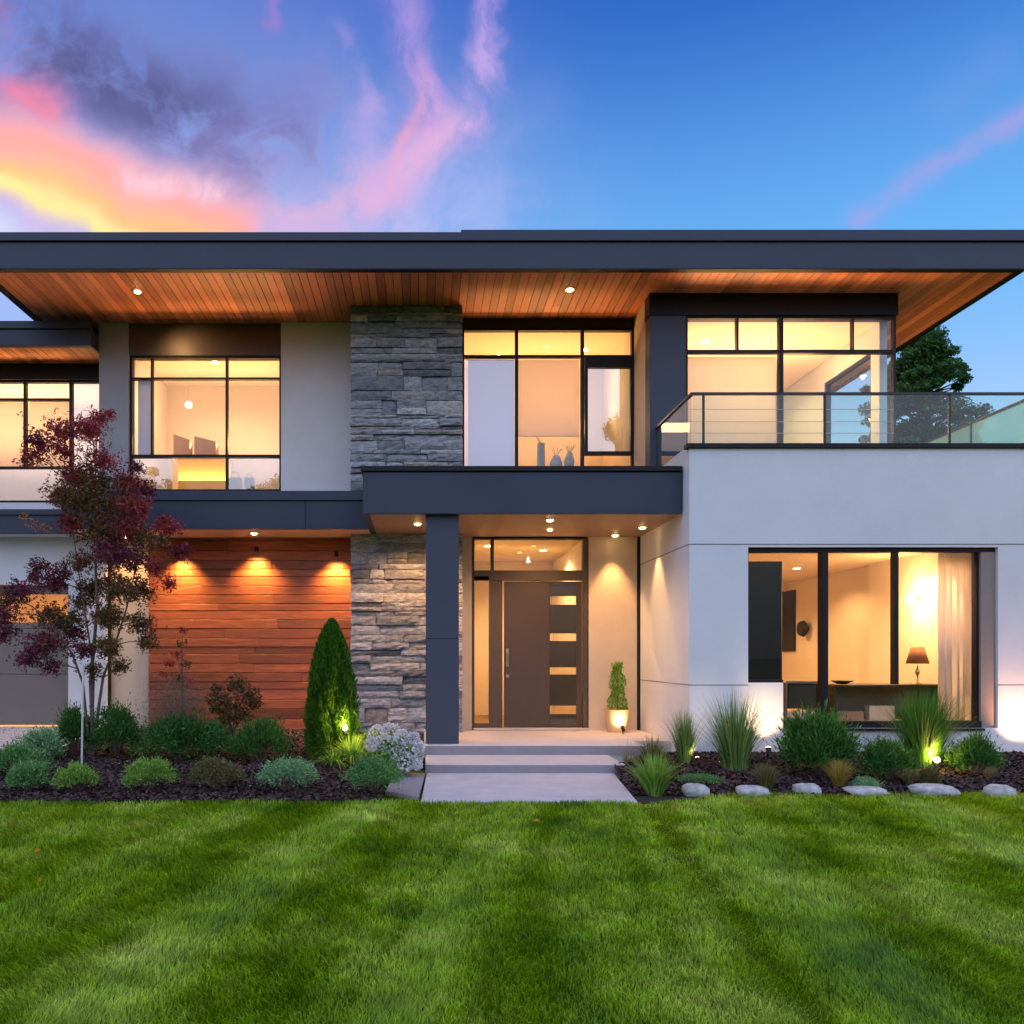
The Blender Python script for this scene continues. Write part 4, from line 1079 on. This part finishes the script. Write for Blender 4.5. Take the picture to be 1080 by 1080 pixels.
# --- left bed, back
for px_, py_, r, hp, m_, lab, sz, asp, sp in [
    (20, 815, 30, 28, 'bluegreen', 'spreading green shrub at the left edge of the bed', .05, .3, .3),
    (44, 803, 21, 34, 'silver', 'grey green shrub in front of the driveway apron', .045, .3, .2),
    (78, 797, 20, 50, 'boxwood', 'upright dark green shrub left of the tree trunk', .05, .3, 1.0),
    (122, 799, 26, 60, 'boxwood', 'dark green shrub right of the tree trunk', .05, .3, .6),
    (190, 803, 44, 52, 'boxwood', 'wide dark green shrub below the feathery bush', .055, .3, .3),
    (216, 800, 30, 44, 'bluegreen', 'feathery blue green shrub at the centre of the left bed', .06, .2, .2),
    (275, 804, 28, 50, 'boxwood', 'dark green spiky shrub in front of the cedar wall', .07, .16, 1.3)]:
    x, y, z = PL(px_, py_); mound('shrub', lab, 'shrub', x, y, z, rpx(r, y), rpx(hp, y), m_, n=4200, size=sz, aspect=asp, clumps=44, loose=.2, spiky=sp)
# feathery smoke bush
def twiggy(label, px_, py_, r, hp, cz, n=9000):
    x, y, z = PL(px_, py_); t = thing('feathery_bush', label, 'bush', (x, y, z))
    rr, hh = rpx(r, y), rpx(hp, y); mb = MB(); tips = []
    for i in range(60):
        d = unit(1)[0]; d[2] = abs(d[2])*.9+.35; d /= np.linalg.norm(d)
        e = np.array([x+d[0]*rr*.9, y+d[1]*rr*.9, z+hh*(.35+.6*d[2]*rng.random()**.4)])
        mb.tube([(x, y, z-.02), (x+d[0]*rr*.35, y+d[1]*rr*.35, z+hh*.4), tuple(e)], [.008, .005, .0015], 5); tips.append(e)
    build(mb, 'stem', M['bark'], t)
    tips = np.array(tips); k = rng.integers(0, len(tips), n); P = tips[k]+rng.normal(0, 1, (n, 3))*np.array([rr*.2, rr*.2, hh*.11])
    V, q = leaves(P, .05*rng.uniform(.5, 1.3, n), .07, None, up=.8); fast('foliage', V, q, G['feathery'], t)
twiggy('tall hazy feathery bush with grey tan plumes', 184, 800, 42, 85, 0)
# small bronze shrub tree
def standard(label, name, px_, py_, blobs, trunk_px, mats_, n_per=260, size=.045, depth=.2, cat='shrub'):
    x, y, z = PL(px_, py_); t = thing(name, label, cat, (x, y, z)); mb = MB(); Vs, qs, mis, off = [], [], [], 0
    fork = (X(trunk_px[0], y), y, Z(trunk_px[1], y))
    mb.tube([(x, y, z-.03), ((x+fork[0])/2+.01, y, (z+fork[2])/2), fork], [.02, .016, .012], 7)
    for bxp, byp, br, mi in blobs:
        cx_, cz_ = X(bxp, y), Z(byp, y); cy_ = y+rng.normal(0, depth); r = rpx(br, y)
        mb.tube([fork, ((fork[0]+cx_)/2+rng.normal(0, .02), (y+cy_)/2, (fork[2]+cz_)/2), (cx_, cy_, cz_)], [.010, .006, .003], 5)
        n = int(n_per*(br/10)**1.6); P = np.array([cx_, cy_, cz_]) + unit(n)*r*(rng.random((n, 1))**.5)*np.array([1.15, 1.15, .8])
        V, q = leaves(P, size*rng.uniform(.6, 1.3, n), .5, None, up=.2); Vs.append(V); qs.append(q+off); off += len(V); mis.append(np.full(n, mi))
    fast('foliage', np.concatenate(Vs), np.concatenate(qs), [G[m_] for m_ in mats_], t, mi=np.concatenate(mis)); build(mb, 'stem', M['bark'], t)
standard('irregular bronze and green shrub on a thin stem before the cedar wall', 'bronze_shrub', 244, 800,
    [(248, 722, 13, 0), (236, 735, 12, 0), (262, 733, 13, 0), (230, 748, 10, 1), (250, 745, 13, 1), (268, 742, 9, 0), (242, 758, 10, 1), (258, 756, 9, 1), (232, 762, 8, 1), (226, 726, 6, 0)], (246, 772), ['bronze', 'brown'], 230)
standard('thin sapling with sparse leaves against the cedar wall', 'sapling', 193, 790,
    [(194, 665, 5, 0), (192, 678, 6, 1), (188, 690, 6, 0), (196, 700, 7, 1), (178, 700, 6, 0), (186, 715, 8, 1), (200, 720, 7, 0), (172, 712, 5, 0)], (192, 730), ['red', 'brown'], 90, .05, .08)

# arborvitae
def arborvitae():
    x, y, z = PL(350, 800); t = thing('arborvitae', 'tall narrow cone shaped evergreen in front of the stone pier', 'evergreen', (x, y, z))
    Hh = Z(655, y)-z; Rr = rpx(26.5, y); n = 36000
    f = rng.random(n)**.85
    prof = np.where(f < .12, .86+f/.12*.14, np.clip(1-((f-.12)/.88)**2.15, 0, 1)**.64)*(1-.06*f)
    a = rng.random(n)*2*np.pi
    flute = 1+.13*np.sin(a*7+np.sin(f*6)*2)+.08*np.sin(a*13+f*20)+.06*np.sin(a*23+f*47)
    r = Rr*prof*flute*(.72+.28*rng.random(n)**.5)
    P = np.stack([x+np.cos(a)*r, y+np.sin(a)*r, z+.02+f*Hh], 1)
    out = np.stack([np.cos(a), np.sin(a), np.full(n, 1.5)], 1)*.6
    V, q = leaves(P, .055*rng.uniform(.6, 1.3, n), .28, out, up=.9, jitter=.35); fast('foliage', V, q, G['conifer'], t)
    mb = MB(); mb.tube([(x, y, z-.03), (x, y, z+Hh*.6)], [.03, .012], 8); build(mb, 'trunk', M['bark'], t)
arborvitae()
x, y, z = PL(372, 806); grass_clump('fern', 'arching yellow green fern beside the cone evergreen', 'fern', x, y, z, .35, .42, 'lime', 260, .022, droop=1.0, spread=.9)
x, y, z = PL(352, 808); grass_clump('fern', 'low fern at the foot of the cone evergreen', 'fern', x, y, z, .25, .25, 'lime', 120, .025, droop=1.1, spread=1.1)
x, y, z = PL(396, 800); mound('shrub', 'green shrub between the fern and the white flowers', 'shrub', x, y, z, .26, .36, 'lime', n=2200, size=.05, aspect=.3)
# hydrangea
def hydrangea():
    x, y, z = PL(418, 813); t = thing('white_hydrangea', 'bush of white flower clusters beside the porch steps', 'flowering bush', (x, y, z))
    n = 1800; P = unit(n)*rng.uniform(.4, 1, (n, 1))*np.array([.33, .28, .27])+np.array([x, y, z+.22]); P[:, 2] = np.maximum(P[:, 2], z+.02)
    V, q = leaves(P, .06*rng.uniform(.6, 1.3, n), .6, None, up=.3); fast('foliage', V, q, G['lime'], t)
    mb = MB(); Vs, qs, off = [], [], 0
    for hx, hy, hr in [(398, 777, 10), (412, 773, 9), (424, 777, 7), (405, 786, 9), (392, 785, 6), (432, 790, 9), (438, 798, 8), (428, 803, 9), (418, 795, 7), (441, 788, 6), (436, 779, 6), (440, 806, 5), (422, 813, 5)]:
        c_ = np.array([X(hx, y-.2), y-.15+rng.normal(0, .06), Z(hy, y-.2)]); r = rpx(hr, y)
        r *= 1.15; n = 200; P = c_+unit(n)*r*rng.uniform(.8, 1.05, (n, 1)); V, q = leaves(P, .034, .85, (P-c_)/r, up=0, jitter=.9); Vs.append(V); qs.append(q+off); off += len(V)
        mb.tube([(x, y, z), ((x+c_[0])/2, y, z+.15), tuple(c_)], [.007, .005, .004], 5)
    fast('flower', np.concatenate(Vs), np.concatenate(qs), G['petal'], t); build(mb, 'stem', M['bark'], t)
hydrangea()
x, y, z = PL(40, 797); 
def daisies(x, y, z, label):
    t = thing('white_flowers', label, 'flowers', (x, y, z)); n = 260
    P = rng.normal(0, 1, (n, 3))*np.array([.13, .08, .05])+np.array([x, y, z+.22]); V, q = leaves(P, .035, .8, None, up=.5); fast('flower', V, q, G['petal'], t)
    P = rng.normal(0, 1, (500, 3))*np.array([.13, .08, .07])+np.array([x, y, z+.12]); P[:, 2] = np.maximum(P[:, 2], z); V, q = leaves(P, .05, .4, None, up=.9); fast('foliage', V, q, G['boxwood'], t)
daisies(x, y-.1, z, 'small patch of white flowers near the driveway')

# purple maple
def maple():
    x, y, z = PL(96, 797)
    t = thing('purple_maple', 'slender multi stemmed purple leaved tree in the left bed', 'tree', (x, y, z))
    cl = [(104,440,7,1),(112,432,4,1),(98,455,10,1),(110,462,9,1),(92,470,12,1),(104,482,13,1),(72,476,9,1),(52,470,9,0),(36,466,6,1),(44,486,9,1),(62,494,11,0),(80,498,14,1),(100,506,15,2),(120,500,12,1),
          (142,490,6,0),(146,510,9,0),(58,518,10,1),(76,524,15,2),(100,530,17,2),(124,526,15,2),(145,535,12,1),(162,548,10,1),(172,546,5,1),(62,545,11,1),(88,552,15,2),(112,556,16,2),(136,560,14,1),(156,566,9,2),(176,576,8,0),(184,574,4,2),
          (100,578,13,0),(124,584,15,0),(148,590,12,0),(165,598,7,1),(178,614,6,1),(84,590,10,2),(66,604,8,0),(48,598,7,0),(30,606,6,0),(14,602,4,0),(56,614,10,0),(36,624,10,0),(14,632,9,2),(80,616,12,2),(104,612,14,2),(128,616,12,2),(146,624,10,2),
          (22,650,11,0),(44,648,13,2),(10,666,9,0),(30,674,12,0),(52,682,12,0),(64,664,11,0),(80,652,11,2),(100,648,10,2),(120,650,11,2),(140,656,11,2),(150,676,8,2),(130,682,9,2),(112,680,9,2),(88,684,9,0),(60,700,7,0),(100,706,7,2),(122,702,7,2),(46,694,8,0),(74,632,9,2)]
    mb = MB()
    S = [[(96,799),(97,760),(96,720),(99,680),(103,640),(101,600),(102,560),(102,520),(100,480),(106,440)],
         [(95,799),(92,760),(90,720),(80,690),(62,660),(40,640),(20,630)],
         [(97,798),(103,750),(107,715),(118,680),(130,640),(138,600),(145,560)],
         [(96,760),(98,715),(92,680),(84,640),(76,600),(66,540),(60,495)]]
    nodes = []
    for si, st_ in enumerate(S):
        L_ = len(st_); off = [0, -.12, .1, .15][si]
        pts = [(X(a, y), y+off*(i/(L_-1))*2+rng.normal(0, .01), Z(b, y)) for i, (a, b) in enumerate(st_)]
        pts[0] = (pts[0][0], pts[0][1], z-.04)
        r0 = [.034, .024, .026, .018][si]
        mb.tube(pts, [r0*(1-.85*i/(L_-1)) for i in range(L_)], 8)
        nodes += [Vector(p) for p in pts[2:]]
        for i in range(2, L_-1): nodes.append((Vector(pts[i])+Vector(pts[i+1]))/2)
    Vs, qs, mis, o = [], [], [], 0
    for a, b, r_, mi in cl:
        c_ = Vector((X(a, y), y+rng.normal(0, .32), Z(b, y)))
        best = min(nodes, key=lambda q: (q-c_).length + max(0, q.z-c_.z+.05)*2)
        mid = (best+c_)/2 + Vector((rng.normal(0, .03), rng.normal(0, .03), .02))
        mb.tube([best, mid, c_], [.009, .006, .003], 5); nodes.append(c_)
        r = rpx(r_*1.45, y)
        for _ in range(7):
            e = c_+Vector(unit(1)[0])*r*1.1; mb.tube([c_, e], [.003, .001], 4)
        n = int(2.3*r_**1.75)
        # small sprays of five leaflets
        P = np.array(c_)+rng.normal(0, 1, (n, 3))*r*np.array([.45, .65, .36])+np.array([0, 0, -.02])
        P = np.repeat(P, 5, 0)+rng.normal(0, .022, (n*5, 3)); m_ = len(P)
        V, q = leaves(P, .050*rng.uniform(.5, 1.3, m_), .40, None, up=-.35); Vs.append(V); qs.append(q+o); o += len(V)
        mm = np.full(m_, mi); fl = rng.random(m_) < .28; mm[fl] = rng.integers(0, 3, fl.sum()); mis.append(mm)
    # one orange tip over the garage canopy
    for a, b, r_ in [(28, 546, 4), (34, 552, 5), (42, 556, 5), (52, 558, 5)]:
        c_ = Vector((X(a, y), y-.1, Z(b, y))); mb.tube([Vector((X(62, y), y, Z(560, y))), c_], [.004, .002], 4)
        P = np.array(c_)+unit(26)*rpx(r_, y); V, q = leaves(P, .045, .3, None, up=.5); Vs.append(V); qs.append(q+o); o += len(V); mis.append(np.full(26, 3))
    fast('crown', np.concatenate(Vs), np.concatenate(qs), [G['purple'], G['red'], G['brown'], G['orange']], t, mi=np.concatenate(mis))
    build(mb, 'trunk', M['bark'], t, smooth=True)
maple()
x, y, z = PL(86, 812)
mb = MB(); mb.tube([(x, y, z-.1), (X(87, y), y+.02, Z(700, y))], [.013, .011], 8)
tag(build(mb, 'tree_stake', M['stake'], None, (x, y, z)), 'thin pale stake standing beside the purple tree trunk', 'stake')

# --- right bed
def GR(px_, py_, Hpx, Rpx, m_, label, name='ornamental_grass', cat='ornamental grass', n=420, w=.008, droop=.5, spread=.75, group=None, basef=.22):
    x, y, z = PR(px_, py_); grass_clump(name, label, cat, x, y, z, rpx(Rpx, y), rpx(Hpx, y), m_, n, w, group, droop, spread, basef)
GR(775, 812, 82, 60, 'blade', 'large fountain grass with long arching blades below the stucco corner', n=620, w=.011, spread=.62, droop=.55)
GR(722, 806, 56, 26, 'blade', 'medium upright grass clump beside the porch wall', n=420, w=.009, spread=.45, droop=.4)
GR(690, 838, 44, 38, 'lime', 'spiky yellow green clump at the corner of the path', n=620, w=.014, spread=.95, droop=.35)
GR(688, 808, 34, 34, 'olive', 'smaller spiky clump behind the one at the path corner', n=320, w=.010, spread=.95, droop=.4)
GR(664, 806, 26, 26, 'tan', 'dry tan grass tuft leaning over the porch step', n=110, w=.006, spread=1.2, droop=.8)
x, y, z = PR(863, 818); mound('round_bush', 'dense green bush under the left part of the large window', 'bush', x, y, z, rpx(35, y), rpx(66, y), 'boxwood', n=6500, size=.10, aspect=.15, spiky=1.3, clumps=60)
GR(974, 812, 84, 26, 'boxwood', 'tall green grass clump lit from below in front of the large window', name='bushy_grass', n=1500, w=.012, spread=.42, droop=.7, basef=.5)
GR(975, 806, 48, 24, 'blade', 'short green grass at the foot of the tall lit clump', n=380, w=.010, spread=.55, droop=.4)
for px_, py_, r, hp, lab in [(937, 824, 25, 46, 'dark green round bush left of the garden spotlight'), (1030, 818, 24, 44, 'dark green round bush near the right end of the bed')]:
    x, y, z = PR(px_, py_); mound('round_bush', lab, 'bush', x, y, z, rpx(r, y), rpx(hp, y), 'boxwood', n=3600, size=.065, aspect=.16, spiky=.9, clumps=40, group='dark round bushes in the right bed')
g2 = 'small mounding grasses in the right bed'
for px_, py_, H_, R_, m_, lab in [(808, 834, 30, 20, 'olive', 'straw green mounded tuft in front of the fountain grass'), (885, 831, 30, 18, 'gold', 'golden mounded tuft between two pale rocks'),
                             (980, 830, 26, 18, 'olive', 'olive mounded tuft in front of the spotlight'), (959, 828, 18, 14, 'tan', 'dry tan tuft left of the olive one'), (1044, 822, 12, 14, 'tan', 'low dry tuft at the right end of the bed')]:
    GR(px_, py_, H_, R_, m_, lab, name='grass_tuft', cat='grass tuft', n=700, w=.006, spread=.8, droop=.35, group=g2)
x, y, z = PR(913, 835); mound('low_shrub', 'small silvery green mound behind a flat rock', 'shrub', x, y, z, rpx(15, y), rpx(16, y), 'silver', n=1300, size=.022, aspect=.3)
x, y, z = PR(738, 826); mound('low_shrub', 'flat green groundcover behind the leftmost rock', 'shrub', x, y, z, rpx(22, y), rpx(10, y), 'bluegreen', n=900, size=.03, aspect=.3)

def rock(px_, py_, wpx, hpx, label, seed):
    x, y, z = PR(px_, py_); rs = np.random.default_rng(seed)
    t_, p_ = 18, 12; V = []
    for j in range(p_+1):
        for i in range(t_):
            a, b = 2*math.pi*i/t_, math.pi*j/p_; V.append((math.sin(b)*math.cos(a), math.sin(b)*math.sin(a), math.cos(b)))
    V = np.array(V); K = rs.normal(0, 1, (7, 3)); ph = rs.random(7)*6
    d = 1+.09*np.sin(V@(K.T)*1.8+ph).sum(1)*.5; V = V*d[:, None]
    V = np.sign(V)*np.abs(V)**.75; V += rs.normal(0, .035, V.shape)*(np.abs(V[:, 2:3]) < .97); V[:t_] = V[:t_].mean(0); V[-t_:] = V[-t_:].mean(0)
    V = V*np.array([rpx(wpx, y)/2, rpx(wpx, y)*.38, rpx(hpx, y)*.62]) + np.array([x, y, z+rpx(hpx, y)*.24])
    q = [(j*t_+i, j*t_+(i+1) % t_, (j+1)*t_+(i+1) % t_, (j+1)*t_+i) for j in range(p_) for i in range(t_)]
    tag(fast('garden_rock', V, q, M['rock'], loc=(x, y, z), smooth=False), label, 'rock', 'pale rocks along the lawn edge')
for i_, (a, b, w_, h_, lab) in enumerate([(733, 838, 28, 14, 'leftmost pale rock, near the spiky clump by the path'), (793, 838, 34, 11, 'flat pale rock below the fountain grass'), (851, 837, 29, 13, 'rounded white rock left of the golden tuft'),
        (912, 838, 44, 10, 'flat greenish rock in front of the silvery mound'), (983, 838, 46, 12, 'long lumpy grey rock in front of the spotlight'), (1055, 840, 28, 14, 'rightmost pale rock at the lawn edge')]):
    rock(a, b, w_, h_, lab, 20+i_)

# garden spotlights
def garden_spot(x, y, z, label, target, power, col=(1, .62, .14), angle=75, m_='bulb_y', r=.035, show=True):
    t = thing('garden_spotlight', label, 'garden light', (x, y, z), 'garden spotlights')
    d = (Vector(target)-Vector((x, y, z+.12))).normalized(); p = Vector((x, y, z+.12))
    mb = MB(); mb.tube([(x, y, z-.05), (x, y, z+.10)], .008, 8); mb.tube([p-d*.06, p+d*.05], [r*.8, r], 14); build(mb, 'housing', M['black'], t)
    m2 = MB(); m2.tube([p+d*.048, p+d*.055], r*.95, 14)
    build(m2, 'lens', M[m_], t)
    lamp('SPOT', tuple(p+d*.07), power, col, .03, target, angle, 1.0, parent=t)
    return t
x, y, z = PR(972, 812); t = garden_spot(x, y-.28, z-.02, 'bright yellow garden spotlight in the tall grass clump', (x+.02, y+.1, z+.8), 60)
lamp('POINT', (x, y-.22, z+.16), 9, (1, .62, .12), .04, parent=t)
m2 = MB(); m2.lathe(x, y-.30, [(.001+.035*math.sin(math.pi*i/6), z+.16-.035*math.cos(math.pi*i/6)) for i in range(7)], 12); build(m2, 'lens', M['bulb_y'], t)
x, y, z = PL(363, 800); zt = Z(768, y-.3)
t = garden_spot(X(364, y-.3), y-.3, zt-.14, 'yellow garden spotlight shining on the cone evergreen', (x-.2, y+.1, z+1.6), 60)
lamp('POINT', (X(364, y-.3)+.02, y-.38, zt+.03), 10, (1, .62, .12), .04, parent=t)
m2 = MB(); m2.lathe(X(364, y-.3), y-.32, [(.001+.03*math.sin(math.pi*i/6), zt-.03*math.cos(math.pi*i/6)) for i in range(7)], 12); build(m2, 'lens', M['bulb_y'], t)
garden_spot(X(808, 10.8), 10.72, .16, 'uplight washing the stucco below the corner of the large window', (4.55, 11.12, .78), 40, (1, .62, .30), 78, 'bulb')
garden_spot(X(1081, 10.8), 10.72, .16, 'uplight washing the stucco at the right edge of the photo', (7.97, 11.12, .9), 75, (1, .46, .24), 110, 'bulb')
x, y, z = PR(731, 808); garden_spot(x+.02, y-.12, z-.04, 'tiny uplight at the foot of the medium grass by the porch wall', (3.56, 11.9, 1.3), 14, (1, .66, .40), 70, 'bulb', r=.025)

# planter beside the door
px0, py0 = X(651, 13.25), 13.25
t = thing('planter', 'tapered clay planter glowing warm beside the front door', 'planter', (px0, py0, .302))
mb = MB(); mb.lathe(px0, py0, [(.15, .302), (.20, .66), (.185, .66), (.18, .62)], 28); build(mb, 'pot', M['pot'], t, smooth=False)
t2 = thing('topiary_plant', 'small upright green plant growing in the clay planter', 'potted plant', (px0, py0, .62))
mb = MB(); mb.tube([(px0, py0, .60), (px0+.02, py0, 1.0), (px0, py0, 1.38)], [.014, .010, .004], 7); build(mb, 'stem', M['bark'], t2)
n = 1500; f = rng.random(n); rr = .17*(.9-.35*f+.12*np.sin(f*13)); a = rng.random(n)*6.283; P = np.stack([px0+np.cos(a)*rr*rng.random(n)**.4, py0+np.sin(a)*rr*rng.random(n)**.4, .66+f*.74], 1)
V, q = leaves(P, .075*rng.uniform(.5, 1.3, n), .25, None, up=1.1, jitter=.7); fast('foliage', V, q, G['lime'], t2)
garden_spot(px0, 12.88, .27, 'small floor uplight in front of the clay planter', (px0, 13.3, .62), 22, (1, .62, .25), 95, 'bulb', r=.03)

# tree behind the terrace
def back_tree():
    Yt = 24.0; x = X(985, Yt); t = thing('background_tree', 'dark green leafy tree rising behind the terrace on the right', 'tree', (x, Yt, 0))
    mb = MB(); top = Z(352, Yt); mb.tube([(x-.4, Yt, -.05), (x-.35, Yt, top*.5), (x-.1, Yt, top*.9)], [.25, .16, .04], 9)
    Vs, qs, o = [], [], 0
    cl = []
    for _ in range(430):
        f = rng.random(); zc = Z(352+f*300, Yt)
        hw = (4+46*min(f*3.4, 1)**.8)/F*Yt
        xc = x + rng.uniform(-1.15, 1.0)*hw - .5 + .2; cl.append((xc, Yt+rng.normal(0, hw*.6), zc, rng.uniform(.13, .34)))
    for xc, yc, zc, r in cl:
        mb.tube([(x-.2, Yt, max(zc-r*1.6, 1)), (xc, yc, zc)], [.035, .01], 4)
        n = int(1000*r); P = np.array([xc, yc, zc])+unit(n)*r*(rng.random((n, 1))**.5)*np.array([1.2, 1.2, .75]); V, q = leaves(P, .12*rng.uniform(.5, 1.3, n), .4, None, up=.2); Vs.append(V); qs.append(q+o); o += len(V)
    fast('crown', np.concatenate(Vs), np.concatenate(qs), G['tree'], t); build(mb, 'trunk', M['bark'], t)
back_tree()

# street side trees, seen mirrored in the upper window panes
def street_tree(x, y, top, wid, label, seed):
    t = thing('street_tree', label, 'tree', (x, y, 0), 'trees on the street side')
    mb = MB(); mb.tube([(x, y, -.1), (x+.1, y, top*.4), (x, y, top*.85)], [.22, .15, .04], 9)
    Vs, qs, o = [], [], 0
    for _ in range(46):
        f = rng.random()**.8; zc = top*(.30+.68*f); hw = wid*math.sqrt(max(1-((f-.35)/.66)**2, .05))
        a = rng.random()*6.283; d = hw*rng.random()**.5; c_ = np.array([x+math.cos(a)*d, y+math.sin(a)*d, zc]); rr = rng.uniform(.3, .6)
        mb.tube([(x, y, max(zc-1.2, 1.5)), tuple(c_)], [.04, .01], 4); n = 260
        P = c_+unit(n)*rr*(rng.random((n, 1))**.5)*np.array([1.2, 1.2, .8]); V, q = leaves(P, .17*rng.uniform(.5, 1.3, n), .45, None, up=.2); Vs.append(V); qs.append(q+o); o += len(V)
    fast('crown', np.concatenate(Vs), np.concatenate(qs), G['tree'], t); build(mb, 'trunk', M['bark'], t)
street_tree(9.9, -15, 13.9, 1.5, 'tall leafy tree mirrored in the narrow casement pane above the porch', 1)
street_tree(-13.6, -15, 11.3, 1.9, 'tree mirrored in the low left pane of the upper left window', 2)
street_tree(-7.6, -15, 11.3, 1.6, 'tree mirrored in the low right pane of the upper left window', 3)

for i_, (a, b, lab) in enumerate([(40, 893, 'small orange fallen leaf on the lawn at the left, nearer the bed'), (42, 922, 'small tan fallen leaf on the lawn at the far left'), (566, 862, 'tiny brown leaf on the lawn in front of the path')]):
    Yf = 1.42*F/(b-HY); V, q = leaves(np.array([[X(a, Yf), Yf, .052]]), .055, .6, None, up=0); tag(fast('fallen_leaf', V, q, G['orange'], loc=(X(a, Yf), Yf, .05)), lab, 'leaf', 'fallen leaves on the lawn')
